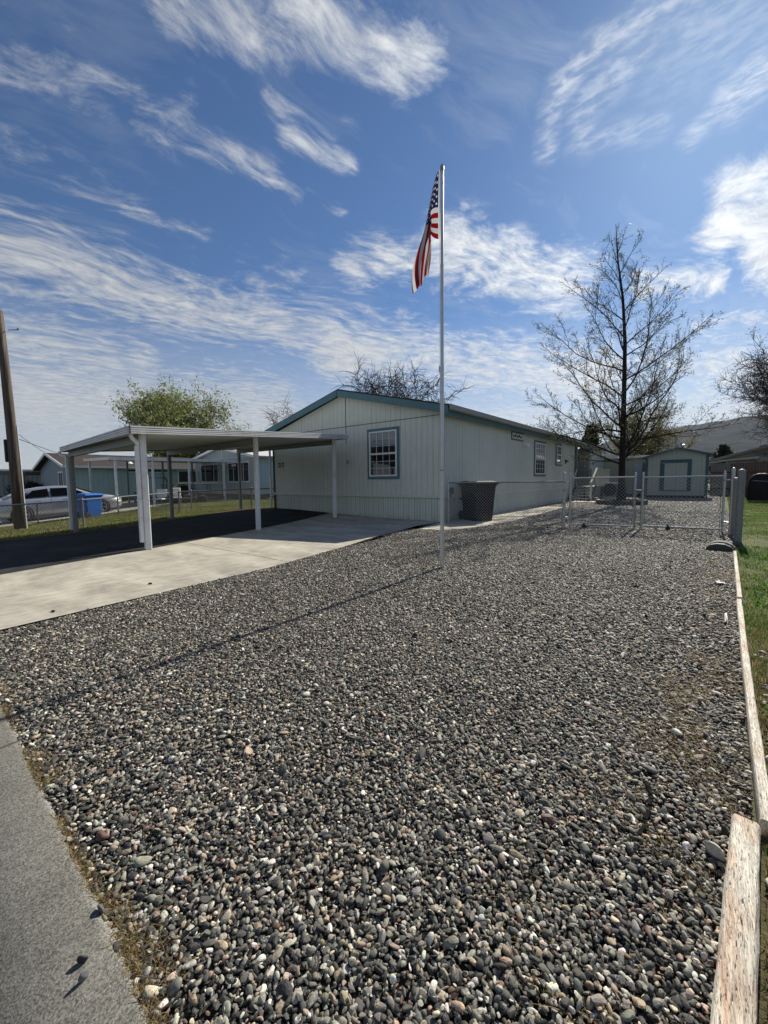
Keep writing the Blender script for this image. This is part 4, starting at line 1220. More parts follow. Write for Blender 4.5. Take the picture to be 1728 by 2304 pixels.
FF = thing('chain_link_fence', 'short galvanised chain-link fence panel between the house corner and the gate', 'fence', (-4.4, 10.5, 0))
A, B = (-5.97, 10.36), (-2.87, 10.76)
mb = MB(); chainlink(mb, A, B, .04, 1.19); mb.build('wire_mesh', M_WIRE, FF)
MB().tube([(A[0], A[1], 1.165), (B[0], B[1], 1.175)], .018, 8).build('top_rail', M_GALVD, FF)
fpost(*A, 1.33, .024, 'post', M_GALV, FF); fpost(*B, 1.39, .036, 'post', M_GALV, FF)
mb = MB()
for zz in (.3, .62, .95, 1.16): mb.tube([(B[0], B[1], zz - .012), (B[0], B[1], zz + .012)], .041, 10).tube([(A[0], A[1], zz - .01), (A[0], A[1], zz + .01)], .029, 10)
mb.each('tension_band', M_GALVD, FF)


def gate(p, q, name, label):
    G_ = thing(name, label, 'gate', ((p[0] + q[0]) / 2, (p[1] + q[1]) / 2, 0), 0, 'double driveway gate')
    mb = MB(); chainlink(mb, p, q, .09, 1.25); mb.build('wire_mesh', M_WIRE, G_)
    mb = MB()
    mb.tube([(p[0], p[1], 1.26), (q[0], q[1], 1.27)], .021, 10).tube([(p[0], p[1], .085), (q[0], q[1], .075)], .019, 10)
    mb.each('frame_rail', M_GALV, G_)
    for (x, y) in (p, q): fpost(x, y, 1.33, .022, 'frame_upright', M_GALV, G_, .03)
    d_ = Vector((q[0] - p[0], q[1] - p[1], 0)).normalized()
    mb = MB()
    for (x, y), s_ in ((p, 1), (q, -1)): mb.tube([(x + d_.x * .05 * s_, y + d_.y * .05 * s_, .1), (x + d_.x * .05 * s_, y + d_.y * .05 * s_, 1.22)], .006, 6)
    mb.each('tension_bar', M_GALVD, G_)
    return G_


gL = gate((-2.77, 10.93), (-1.42, 11.42), 'chain_link_gate', 'left leaf of the chain-link driveway gate, hung on the fence side')
gR = gate((-1.27, 11.50), (.235, 11.75), 'chain_link_gate', 'right leaf of the chain-link driveway gate, hung beside the grey corner post')
mb = MB().box(-1.45, 11.38, .93, -1.24, 11.46, .96).tube([(-1.40, 11.39, .02), (-1.40, 11.39, .95)], .009, 6).tube([(-1.30, 11.45, .02), (-1.30, 11.45, .95)], .009, 6).box(-1.43, 11.36, .84, -1.37, 11.42, .90)
mb.build('latch', M_GALVD, gL)
for (x, y) in ((-2.45, 11.02), (-.75, 11.57)):
    MB().lathe([(.0, .0), (.05, .02), (.05, .06), (.02, .1), (.02, .12)], (x, y, 0), 10).build('drop_wheel', M_BLACKM, gL if x < -1.5 else gR)
mb = MB()
for zz in (.25, 1.12): mb.box(-2.87, 10.77, zz, -2.77, 10.92, zz + .03)
mb.each('hinge', M_GALV, gL)
mb = MB()
for zz in (.25, 1.18): mb.bar((.235, 11.75, zz), (.36, 11.42, zz), .03, .03)
mb.each('hinge', M_GALV, gR)

SF = thing('side_fence', 'chain-link side fence between two thick grey posts right of the gate', 'fence', (.4, 10.9, 0))
A, B = (.365, 11.40), (.45, 10.32)
mb = MB(); chainlink(mb, A, B, .03, 1.24, pitch=.05); mb.build('wire_mesh', M_WIRE, SF)
MB().tube([(A[0], A[1], 1.22), (B[0], B[1], 1.21)], .02, 8).build('top_rail', M_GALV, SF)
fpost(*A, 1.42, .034, 'post', M_GALV, SF); fpost(*B, 1.37, .058, 'post', M_GALVD, SF)
mb = MB()
for zz in (.2, .5, .85, 1.15): mb.tube([(B[0], B[1], zz), (B[0], B[1], zz + .03)], .064, 12)
mb.each('tension_band', M_GALVD, SF)

# low fences on the far side of the drive
def low_fence(pts, posts, h, name, label, group, rail2=False):
    F_ = thing(name, label, 'fence', (pts[0][0], pts[0][1], 0), 0, group)
    mm, tr_ = MB(), MB()
    for a, b_ in zip(pts, pts[1:]):
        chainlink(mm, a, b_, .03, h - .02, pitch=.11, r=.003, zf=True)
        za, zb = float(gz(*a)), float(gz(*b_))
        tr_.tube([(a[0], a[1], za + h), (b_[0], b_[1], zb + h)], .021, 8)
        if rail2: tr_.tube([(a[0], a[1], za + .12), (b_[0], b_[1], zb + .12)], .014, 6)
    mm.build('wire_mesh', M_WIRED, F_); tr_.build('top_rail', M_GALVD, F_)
    for (x, y) in posts: fpost(x, y, h + .04, .027, 'post', M_GALVD, F_, float(gz(x, y)))


low_fence([(-19.2, -.4), (-16.9, 1.9), (-15.58, 3.87), (-16.36, 7.23), (-15.3, 9.8), (-14.45, 11.2)], [(-16.9, 1.9), (-15.58, 3.87), (-16.36, 7.23), (-15.3, 9.8)], .86, 'chain_link_fence', 'low dull chain-link fence along the black asphalt, nearer of two', 'low fences left of the drive')
low_fence([(-23.0, .3), (-19.65, 3.47), (-19.41, 6.06), (-17.6, 8.3), (-16.0, 11.5)], [(-19.65, 3.47), (-19.41, 6.06), (-17.6, 8.3)], .82, 'chain_link_fence', 'low chain-link fence with bottom rail in front of the silver sedan', 'low fences left of the drive', True)

# ------------------------------------------------------------------ wheeled bins
def cart(name, label, cat, loc, rz, m, sc=1.0, group=None):
    T = thing(name, label, cat, loc, rz, group); T.scale = (sc, sc, sc)
    mb = MB(); L = [(.0, .27, .30), (.03, .28, .31), (.9, .33, .38), (.93, .35, .40), (.97, .35, .40)]
    for z, hx_, hy_ in L:
        c_ = .05
        for p in ((-hx_ + c_, -hy_), (hx_ - c_, -hy_), (hx_, -hy_ + c_), (hx_, hy_ - c_), (hx_ - c_, hy_), (-hx_ + c_, hy_), (-hx_, hy_ - c_), (-hx_, -hy_ + c_)): mb.v.append((p[0], p[1], z))
    for r in range(len(L) - 1):
        for i in range(8): j = (i + 1) % 8; mb.f.append((r * 8 + i, r * 8 + j, r * 8 + 8 + j, r * 8 + 8 + i))
    mb.f.append(tuple(range(7, -1, -1))); mb.f.append(tuple(range(32, 40))); mb.n = 40
    mb.box(-.345, .30, .55, .345, .34, .60)
    for s_ in (-1, 1): mb.box(s_ * .20 - .02, -.345, .1, s_ * .20 + .02, -.30, .86)
    mb.build('body', m, T, world=False)
    mb = MB()
    LP = [(.97, .37, .42), (1.0, .375, .425), (1.05, .30, .36), (1.065, .22, .28)]
    for z, hx_, hy_ in LP:
        for p in ((-hx_, -hy_), (hx_, -hy_), (hx_, hy_), (-hx_, hy_)): mb.v.append((p[0], p[1], z))
    for r in range(3):
        for i in range(4): j = (i + 1) % 4; mb.f.append((r * 4 + i, r * 4 + j, r * 4 + 4 + j, r * 4 + 4 + i))
    mb.f.append((12, 13, 14, 15)); mb.f.append((3, 2, 1, 0)); mb.n = 16
    mb.build('lid', m, T, world=False, bevel=.008)
    MB().tube([(-.28, .44, .99), (.28, .44, .99)], .016, 8).box(-.30, .38, .95, -.26, .46, 1.0).box(.26, .38, .95, .30, .46, 1.0).build('handle', m, T, world=False)
    for s_ in (-1, 1):
        Mw = Matrix.Translation((s_ * .31, .32, .13)) @ Matrix.Rotation(R(90), 4, 'Y')
        MB().lathe([(.0, -.025), (.12, -.025), (.13, -.01), (.13, .01), (.12, .025), (0, .025)], sides=18, M=Mw).build('wheel', M_RUBBER, T, world=False)
    return T


cart('trash_cart', 'large black wheeled trash cart behind the chain-link fence panel', 'trash cart', (-5.52, 11.35, .01), R(62), M_BLACKP, 1.13)
M_BLUE = mat('blue_plastic', (.008, .11, .42), .45, var=.12)
cart('recycling_cart', 'bright blue wheeled cart beside the silver sedan', 'trash cart', (-20.9, 5.45, -.2), R(200), M_BLUE, .98)

CG = thing('covered_grill', 'tall black covered grill on the grass by the wooden fence', 'grill', (1.95, 27.4, 0))
mb = MB()
L = [(.05, .50, .34), (.2, .53, .37), (.7, .52, .36), (1.0, .50, .34), (1.22, .42, .28), (1.36, .28, .18), (1.42, .10, .06)]
for z, a, b_ in L:
    for k in range(20):
        an = 2 * math.pi * k / 20; c_, s_ = math.cos(an), math.sin(an)
        wv = 1 + .03 * math.sin(k * 2.5 + z * 9)
        mb.v.append((1.95 + a * wv * math.copysign(abs(c_) ** .6, c_), 27.4 + b_ * wv * math.copysign(abs(s_) ** .6, s_), z))
for r in range(len(L) - 1):
    for k in range(20): mb.f.append((r * 20 + k, r * 20 + (k + 1) % 20, r * 20 + 20 + (k + 1) % 20, r * 20 + 20 + k))
mb.f.append(tuple(range(120, 140)))
mb.build('cover', M_BLACKP, CG, smooth=True)
mb = MB()
for sx_ in (-.4, .4):
    for sy_ in (-.22, .22): mb.box(1.95 + sx_ - .02, 27.4 + sy_ - .02, 0, 1.95 + sx_ + .02, 27.4 + sy_ + .02, .08)
mb.each('leg', M_BLACKM, CG)
MB().tube([(1.6, 27.02, 1.05), (2.2, 27.02, 1.0)], .012, 6).build('handle', mat('grey_bar', (.3, .3, .35), .4), CG)

# stones and scraps near the gate
def stone_obj(name, label, cat, loc, s, col, rz=0, seed=1, group=None, rough=.8):
    m_ = mat(name + '_%d' % seed, col, rough, var=.25, vs=18, bump=.4, bs=80)
    me = stone_mesh(seed, 3, 5, .8, m_); me.transform(Matrix.Diagonal((*s, 1)))
    o = bpy.data.objects.new(name, me); scene.collection.objects.link(o); o.location = loc; o.rotation_euler = (0, 0, rz)
    return tag(o, label, cat, group)


DS = thing('landscape_block', 'dark curved concrete edging block lying by the corner post', 'edging block', (.12, 9.3, 0))
mb = MB()
pr = [(-.19, 0), (.17, 0), (.18, .05), (.14, .10), (.06, .135), (-.04, .14), (-.13, .115), (-.18, .06)]
mb.extr([(p[0] + .16, p[1] - .01) for p in pr], 'y', 8.72, 8.84); mb.build('front_block', mat('dark_block', (.035, .04, .038), .7, var=.3, bump=.4, bs=70), DS, bevel=.012)
mb = MB(); mb.extr([(p[0] * 1.02 + .18, p[1] * 1.12 - .01) for p in pr], 'y', 8.90, 9.12); mb.build('rear_block', mat('grey_block', (.15, .15, .13), .9, var=.3, bump=.5, bs=60), DS, bevel=.012)
stone_obj('post_footing', 'dark lump of concrete footing beside the thick corner post', 'footing', (.34, 9.75, 0.0), (.13, .22, .10), (.05, .05, .045), 0, 61)

M_SCRAP = mat('white_scrap', (.36, .36, .38), .6, var=.15, vs=60)
def scrap(pts, label, seed, z=.02):
    rng = random.Random(seed); me = MB()
    P = [(x, y, z + rng.uniform(0, .018)) for x, y in pts]
    me.add(P + [(p[0], p[1], p[2] - .004) for p in P], [tuple(range(len(P))), tuple(range(2 * len(P) - 1, len(P) - 1, -1))] + [(i, (i + 1) % len(P), len(P) + (i + 1) % len(P), len(P) + i) for i in range(len(P))])
    o = me.build('scrap', M_SCRAP); tag(o, label, 'scrap')


scrap([(.10, 5.98), (.125, 5.95), (.15, 6.0), (.175, 5.96), (.17, 6.05), (.135, 6.07), (.12, 6.15), (.105, 6.10), (.085, 6.12)], 'torn white scrap lying in the weeds, farther of two by the board', 1)
scrap([(.140, 4.34), (.147, 4.42), (.155, 4.33), (.160, 4.48), (.156, 4.66), (.142, 4.64), (.138, 4.5)], 'narrow pale strip lying in the weeds, nearer of two by the board', 2)
mb = MB()
rng = random.Random(5)
px_, py_ = -.150, 1.86
for t in range(16):
    nx_, ny_ = px_ + rng.uniform(-.008, .011), py_ - .021
    if t > 12: nx_ -= .012
    mb.bar((px_, py_, .008 + .008 * rng.random()), (nx_, ny_, .008 + .008 * rng.random()), .007 + .009 * rng.random(), .010)
    px_, py_ = nx_, ny_
tag(mb.build('edging_strip', mat('torn_plastic', (.008, .008, .008), .9, spec=.1)), 'torn black plastic landscape edging poking out of the pebbles', 'plastic edging')
for i, (x, y, s, c_) in enumerate(((-1.325, .305, (.017, .012, .013), (.09, .09, .09)), (-1.215, .235, (.012, .008, .016), (.03, .032, .035)), (-1.165, .225, (.013, .009, .020), (.14, .14, .14)))):
    stone_obj('loose_stone', ['grey loose stone at the curb edge, farthest of three', 'black loose stone on the curb, middle of three', 'pale upright loose stone on the curb, nearest of three'][i], 'stone', (x, y, .012 + s[2] * .7), s, c_, i, 70 + i, 'loose stones on the curb')
for i, (x, y) in enumerate(((-4.92, .93), (-5.3, 1.95))):
    stone_obj('loose_stone', ['small dark stone on the concrete drive, nearer the street', 'small dark stone on the concrete drive, farther from the street'][i], 'stone', (x, y, .02), (.028, .022, .018), (.04, .035, .03), i, 80 + i, 'loose stones on the driveway')

# ------------------------------------------------------------------ air conditioner, planter, sheds
AC = thing('air_conditioner', 'grey outdoor air conditioner with round fan grille beyond the steps', 'air conditioner', (-4.75, 27.6, 0))
MB().box(-5.1, 27.3, .14, -4.3, 27.62, .96, bev=.02).build('casing', M_GALVD, AC)
MB().box(-5.3, 27.2, 0.02, -4.2, 27.75, .13).build('pad', M_PATHC, AC)
mb = MB(); Mf = Matrix.Translation((-4.72, 27.29, .56)) @ Matrix.Rotation(R(90), 4, 'X')
for r_ in (.08, .16, .24, .32, .37): mb.tube([Mf @ Vector((r_ * math.cos(a * .3142), r_ * math.sin(a * .3142), .01)) for a in range(21)], .007, 4)
for a in range(12): mb.tube([Mf @ Vector((.05 * math.cos(a * .5236), .05 * math.sin(a * .5236), .012)), Mf @ Vector((.37 * math.cos(a * .5236), .37 * math.sin(a * .5236), .012))], .005, 4)
mb.build('fan_grille', M_BLACKM, AC)
MB().lathe([(.0, .0), (.37, .0)], sides=24, M=Mf).build('fan_opening', M_BLACKM, AC)

PL = thing('tree_planter', 'low dark stone ring of edging blocks around the bare tree', 'planter', (-3.3, 22.0, 0))
M_BLK = mat('planter_block', (.045, .045, .042), .9, var=.35, vs=8, bump=.5, bs=50)
M_CAP = mat('planter_cap', (.33, .31, .27), .9, var=.25, vs=6)
for i in range(18):
    a0, a1 = i * 2 * math.pi / 18 + .012, (i + 1) * 2 * math.pi / 18 - .012
    mb = MB(); ro_, ri_ = 1.08, .92
    P = [(-3.3 + r_ * math.cos(a), 22.0 + r_ * math.sin(a)) for r_, a in ((ri_, a0), (ro_, a0), (ro_, a1), (ri_, a1))]
    mb.poly(P, -.03, .20 + .006 * (i % 3)); blk = mb.build('edging_block', M_BLK, PL)
    if i in (1, 2, 3, 4, 9, 10): mb = MB(); mb.poly(P, .213, .225); mb.build('cap', M_CAP, blk)
MB().lathe([(.0, .16), (.9, .12)], (-3.3, 22, 0), 24).build('soil', M_DIRT, PL)

M_SHED = siding('shed_siding', (.40, .44, .40))
M_TEALD = mat('dark_teal_trim', (.035, .095, .12), .6, var=.15)
SH = thing('garden_shed', 'sage gabled garden shed with wide teal framed door', 'shed', (-1.6, 30, 0))
yf = 30.0; xl, xr, xm = -3.22, -.15, -1.62
mb = MB(); mb.extr([(xl, .16), (xr, .16), (xr, 2.58), (xm, 3.02), (xl, 2.50)], 'y', yf, yf + .1)
mb.box(xl, yf + .1, .16, xl + .1, 34, 2.5).box(xr - .1, yf + .1, .16, xr, 34, 2.56); mb.build('wall', M_SHED, SH)
mb = MB(); mb.extr([(xl - .2, 2.44), (xm, 3.0), (xr + .2, 2.52), (xr + .2, 2.60), (xm, 3.09), (xl - .2, 2.52)], 'y', yf - .18, 34.1)
srf = mb.build('roof', M_GUTTER, SH)
mb = MB()
mb.extr([(xl - .2, 2.40), (xm, 2.955), (xm, 3.03), (xl - .2, 2.50)], 'y', yf - .21, yf - .183).extr([(xm, 2.955), (xr + .2, 2.49), (xr + .2, 2.58), (xm, 3.03)], 'y', yf - .21, yf - .183)
mb.build('barge_board', M_TEALD, srf)
mb = MB().box(xl - .01, yf - .025, .16, xl + .12, yf - .002, 2.48).box(xr - .13, yf - .025, .16, xr + .01, yf - .002, 2.53).box(xl - .012, yf, .2, xl - .002, yf + .12, 2.46); mb.each('corner_trim', M_TEALD, SH)
dr = MB().box(-2.24, yf - .02, .48, -1.12, yf - .002, 2.12).build('door', M_SHED, SH)
mb = MB().box(-2.46, yf - .04, .42, -2.24, yf - .004, 2.32).box(-1.12, yf - .04, .42, -.92, yf - .004, 2.32).box(-2.24, yf - .04, 2.12, -1.12, yf - .004, 2.32).box(-2.24, yf - .04, .42, -1.12, yf - .004, .48)
mb.build('frame', M_TEALD, dr)
mb = MB().box(-2.44, yf - .05, 2.10, -2.1, yf - .041, 2.16).box(-1.3, yf - .06, 1.2, -1.24, yf - .04, 1.32); mb.each('hinge', M_GALVD, dr)
mb = MB().box(xl + .1, yf + .05, -.02, xr - .12, 34, .16); mb.build('skid', M_BLACKM, SH)
mb = MB().lathe([(.10, 0), (.10, .16), (.16, .18), (.2, .25), (.16, .33), (.05, .38), (.0, .385)], (-1.45, 31.6, 2.95), 14); mb.build('turbine_vent', M_CHROME, srf)

S2 = thing('storage_building', 'long flat-roofed pale green building between the steps and the garden shed', 'shed', (-5, 33.5, 0))
M_OLV = siding('pale_olive', (.40, .43, .33), pitch=.3, gw=.03)
mb = MB().box(-6.9, 33.2, .1, -3.25, 33.32, 2.62).box(-3.37, 33.32, .1, -3.25, 36, 2.62); mb.build('wall', M_OLV, S2)
mb = MB().box(-7.1, 33.0, 2.62, -3.2, 36.2, 2.70).box(-7.1, 32.96, 2.66, -3.2, 33.0, 2.80); mb.build('roof', M_WHITE, S2)
dr = MB().box(-4.25, 33.17, .2, -3.75, 33.198, 2.2).build('door', mat('pale_blue_door', (.45, .47, .56), .5), S2)
MB().box(-3.74, 33.16, .15, -3.62, 33.198, 2.3).build('frame', M_TEAL, dr)
MB().box(-6.8, 33.1, 0, -3.3, 35.9, .1).build('base', M_BLACKM, S2)

# ------------------------------------------------------------------ wooden fence and house beyond it on the right
WF = thing('board_fence', 'weathered brown and grey wooden board fence at the back right', 'fence', (2, 36, 0))
M_WDG = mat('grey_boards', (.17, .17, .155), .9, var=.3, vs=2, stretch=(6, 6, .5))
M_WDB = mat('brown_boards', (.115, .075, .052), .9, var=.35, vs=2, stretch=(6, 6, .5))
rng = random.Random(8)
mg, mbn = MB(), MB()
for i in range(64):
    x = -.05 + i * .145; h_ = 2.16 + rng.uniform(-.03, .03) + .004 * i
    (mg if i < 7 else mbn).box(x, 36 + rng.uniform(0, .015), .02, x + .138, 36.025, h_)
mg.build('grey_boards', M_WDG, WF); mbn.build('brown_boards', M_WDB, WF)
mb = MB().box(-.05, 35.95, 1.50, 9.3, 35.99, 1.60).box(-.05, 35.95, .4, 9.3, 35.99, .5); mb.build('rail', mat('red_rail', (.12, .05, .035), .9, var=.3), WF)
NH = thing('white_gabled_house', 'pale gabled house with lattice beyond the wooden fence', 'house', (6, 45, 0))
mb = MB(); mb.extr([(.9, .0), (12, .0), (12, 2.9), (6.4, 4.35), (.9, 2.7)], 'y', 45, 45.2); mb.build('wall', mat('pale_grey_wall', (.42, .44, .46), .7, var=.1), NH)
mb = MB(); mb.extr([(-.6, 2.42), (6.4, 4.4), (13, 2.6), (13, 2.78), (6.4, 4.6), (-.6, 2.6)], 'y', 44.2, 56)
mb.build('roof', mat('tan_roof', (.33, .31, .27), .8, var=.2), NH)
mb = MB()
for i in range(26): mb.bar((3.1 + i * .2, 44.9, 2.45), (3.1 + i * .2 + .38, 44.9, 2.83), .04, .02, upv=(0, 1, 0)).bar((3.1 + i * .2 + .38, 44.88, 2.45), (3.1 + i * .2, 44.88, 2.83), .04, .02, upv=(0, 1, 0))
mb.build('lattice', M_WHITE, NH)
LT = thing('lean_to', 'weathered open lean-to roof behind the fence, right of the shed', 'lean-to', (.8, 40, 0))
MB().box(-.6, 38.6, 2.42, 2.6, 42, 2.50).build('roof', M_WDG, LT)
mb = MB()
for x in (-.5, .9, 2.4): mb.box(x, 38.7, 0, x + .1, 38.8, 2.42)
mb.each('post', M_WDG, LT)
MB().bar((-.6, 38.55, 2.28), (2.6, 38.55, 2.62), .05, .10).build('beam', mat('pale_beam', (.38, .37, .33), .8), LT)
stone_obj('garden_rock', 'grey rock on the grass at the right edge by the wooden fence', 'rock', (2.9, 27.4, .1), (.5, .3, .38), (.07, .065, .06), .4, 95)

# ------------------------------------------------------------------ silver sedan
def sedan():
    T = thing('sedan', 'silver four-door sedan parked beyond the low fence', 'car', (-23.75, 4.98, -.29), 0)
    T.rotation_euler = (R(3.6), 0, R(90))
    paint = bpy.data.materials.new('silver_paint'); paint.use_nodes = True
    b = paint.node_tree.nodes['Principled BSDF']; b.inputs['Base Color'].default_value = (.42, .43, .47, 1); b.inputs['Metallic'].default_value = .55
    b.inputs['Roughness'].default_value = .32; b.inputs['Coat Weight'].default_value = .7; b.inputs['Coat Roughness'].default_value = .06
    T.rotation_euler = (0, R(-3.6), R(90))
    st = [(-2.46, .42, .72, .66), (-2.42, .30, .86, .80), (-2.2, .24, .97, .87), (-1.7, .22, 1.02, .91), (-1.0, .20, 1.0, .93), (0, .20, .975, .935), (.9, .20, .97, .93), (1.3, .20, .96, .925), (1.8, .22, .90, .90), (2.2, .24, .80, .84), (2.40, .28, .68, .74), (2.47, .36, .58, .60)]
    mb = MB(); sec = [(0, 0, 0), (.9, 0, 0), (1.0, 1, .13), (1.015, 1, .30), (1.0, 2, -.26), (.965, 2, -.05), (.86, 2, .0), (.45, 2, .03), (0, 2, .04)]
    for x, zb, zt, w_ in st:
        row = []
        for yy, ty, dz in sec:
            zz = zb + dz if ty < 2 else zt + dz
            row.append((x, yy * w_, min(zz, zt + .04)))
        mb.v += row + [(p[0], -p[1], p[2]) for p in row[-2:0:-1]]
    n = 16
    for i in range(len(st) - 1):
        for k in range(n): mb.f.append((i * n + k, i * n + (k + 1) % n, (i + 1) * n + (k + 1) % n, (i + 1) * n + k))
    mb.f.append(tuple(range(n - 1, -1, -1))); mb.f.append(tuple((len(st) - 1) * n + k for k in range(n)))
    body = mb.build('body', paint, T, smooth=True, world=False)
    gh = [(-1.95, .99, .80, .99), (-1.55, 1.20, .77, .99), (-1.1, 1.38, .72, .98), (-.6, 1.455, .70, .98), (0, 1.47, .70, .97), (.35, 1.44, .71, .97), (.75, 1.28, .74, .96), (1.25, 1.03, .79, .96), (1.45, .965, .80, .95)]
    mb = MB()
    for x, zr, _, zb in gh:
        wr = .80 - (zr - zb) * .42; wb = .84
        row = [(x, wb, zb - .02), (x, wr + .03, max(zr - .09, zb - .01)), (x, wr - .06, zr - .015), (x, wr * .45, zr + .01)]
        mb.v += row + [(p[0], -p[1], p[2]) for p in row[::-1]]
    for i in range(len(gh) - 1):
        for k in range(7): mb.f.append((i * 8 + k, i * 8 + k + 1, (i + 1) * 8 + k + 1, (i + 1) * 8 + k))
    mb.build('roof', paint, T, smooth=True, world=False)
    gl = mat('tinted_glass', (.004, .004, .005), .25, spec=.12)
    for s_ in (-1, 1):
        for nm, P in (('rear_side_window', [(-1.32, 1.03), (-.42, 1.03), (-.42, 1.385), (-.95, 1.335)]), ('front_side_window', [(-.34, 1.03), (.98, 1.03), (.55, 1.275), (.25, 1.37), (-.34, 1.39)]), ('quarter_window', [(-1.62, 1.04), (-1.37, 1.04), (-1.03, 1.31)])):
            mb = MB()
            q = [(x, s_ * (.86 - (z - .97) * .40), z) for x, z in P]
            mb.add(q + [(x, y - s_ * .01, z) for x, y, z in q], [tuple(range(len(q))), tuple(range(2 * len(q) - 1, len(q) - 1, -1))]); mb.build(nm, gl, T, world=False)
        for xx in (-1.42, 1.45):
            mb = MB(); Mw = Matrix.Translation((xx, s_ * .915, .335)) @ Matrix.Rotation(R(90), 4, 'X')
            mb.lathe([(0, 0), (.39, 0)], sides=28, M=Mw @ Matrix.Translation((0, 0, -s_ * .028)))
            mb.build('wheel_arch', M_RUBBER, body, world=False)
            wo = MB().lathe([(.24, -.02), (.31, -.02), (.335, 0), (.335, .03), (.30, .05), (.24, .045)], sides=30, M=Matrix.Translation((xx, s_ * .93, .335)) @ Matrix.Rotation(R(-90 * s_), 4, 'X')).build('wheel', M_RUBBER, T, smooth=True, world=False)
            mb = MB(); Mr = Matrix.Translation((xx, s_ * .93, .335)) @ Matrix.Rotation(R(-90 * s_), 4, 'X')
            mb.lathe([(.22, .02), (.245, .045), (.25, .03), (.25, .0)], sides=30, M=Mr).lathe([(0, .035), (.05, .04), (.055, .02)], sides=14, M=Mr)
            for k in range(5):
                a = 2 * math.pi * k / 5
                for da in (-.13, .13): mb.bar(Mr @ Vector((.03 * math.cos(a), .03 * math.sin(a), .035)), Mr @ Vector((.235 * math.cos(a + da), .235 * math.sin(a + da), .03)), .035, .02, upv=(0, s_, 0))
            mb.build('rim', mat('rim_silver', (.5, .5, .52), .3, .8), wo, world=False)
        MB().box(.72, s_ * .93 - .09 * (s_ < 0), .98, .88, s_ * .93 + .09 * (s_ > 0), 1.10, bev=.03).build('mirror', paint, T, world=False)
        for xx in (-.95, .02): MB().box(xx, s_ * .942 - .012, .84, xx + .22, s_ * .942 + .012, .87).build('door_handle', M_CHROME, T, world=False)
        MB().box(-2.44, s_ * .66 - .17, .70, -2.30, s_ * .66 + .17, .84, bev=.03).build('tail_light', mat('red_lens', (.30, .008, .01), .2), T, world=False)
        MB().box(2.20, s_ * .60 - .16, .60, 2.42, s_ * .60 + .14, .70, bev=.03).build('headlight', mat('clear_lens', (.6, .62, .65), .1), T, world=False)
        mb = MB()
        for xx in (-.38, .98, -1.4): mb.box(xx - .004, s_ * .937 - .006, .3, xx + .004, s_ * .937 + .006, .97)
        mb.build('door_gap', M_BLACKM, T, world=False)
    mb = MB(); mb.add([(-1.9, -.66, 1.015), (-1.9, .66, 1.015), (-1.12, .56, 1.385), (-1.12, -.56, 1.385)], [(0, 3, 2, 1)]); mb.v = [(p[0] - .012, p[1], p[2] + .018) for p in mb.v]; mb.build('rear_window', gl, T, world=False)
    mb = MB(); mb.add([(1.38, -.70, 1.0), (1.38, .70, 1.0), (.50, .56, 1.405), (.50, -.56, 1.405)], [(0, 1, 2, 3)]); mb.v = [(p[0] + .012, p[1], p[2] + .018) for p in mb.v]; mb.build('windshield', gl, T, world=False)
    return T


sedan()

# ------------------------------------------------------------------ utility pole
UP = thing('utility_pole', 'tall weathered brown wooden utility pole at the left edge', 'utility pole', (-18.03, 2.71, -.27))
m = bpy.data.materials.new('pole_wood'); m.use_nodes = True
g = NG(m.node_tree); b = m.node_tree.nodes['Principled BSDF']
pos = g.n.new('ShaderNodeNewGeometry').outputs['Position']
s1 = g.noise(g.v('MULTIPLY', pos, (9, 9, .35)), 2.2, 7, .65, .3); s2 = g.noise(g.v('MULTIPLY', pos, (16, 16, .25)), 3, 4, .7)
col = g.ramp(s1, [(.3, (.035, .027, .02)), (.5, (.095, .07, .053)), (.62, (.15, .12, .092)), (.78, (.22, .185, .15))])
col = g.mix(g.mr(s2, .58, .66), col, (.02, .014, .01))
g.put(b.inputs['Base Color'], col); b.inputs['Roughness'].default_value = .9
bn = g.n.new('ShaderNodeBump'); bn.inputs['Strength'].default_value = .8; bn.inputs['Distance'].default_value = .02
g.put(bn.inputs['Height'], s1); g.l.new(bn.outputs[0], b.inputs['Normal'])
MB().tube([(-18.03, 2.71, -.5), (-18.03, 2.70, 2.5), (-18.04, 2.66, 5.0), (-18.05, 2.62, 6.85)], [.165, .145, .125, .112], 20).build('pole', m, UP, smooth=True)
MB().tube([(-17.935, 2.865, -.4), (-17.95, 2.84, 2.0), (-17.96, 2.82, 3.2)], .02, 8).build('conduit', M_ALU, UP)
MB().box(-18.26, 2.50, 2.0, -18.14, 2.66, 2.75, bev=.02).build('meter_box', M_BLACKM, UP)
MB().tube([(-17.98, 2.80, 6.28), (-17.80, 3.02, 6.30)], .012, 6).lathe([(.0, 0), (.03, .01), (.02, .06), (0, .07)], (-17.80, 3.02, 6.29), 8).build('bracket', M_BLACKM, UP)
for i, (za, zb, yb) in enumerate(((3.1, 3.4, 3.0), (2.85, 3.0, 6.0))):
    pts_ = []
    for k in range(25):
        t = k / 24; p = Vector((-18.1, 2.7, za)).lerp(Vector((-95, 14 + yb * 3, zb + 4)), t); p.z -= 2.2 * 4 * t * (1 - t) * .6; pts_.append(p)
    W_ = MB().tube(pts_, .012, 4).build('overhead_wire', M_BLACKM); tag(W_, ['upper', 'lower'][i] + ' thin dark cable running left from the utility pole', 'cable', 'cables on the utility pole')

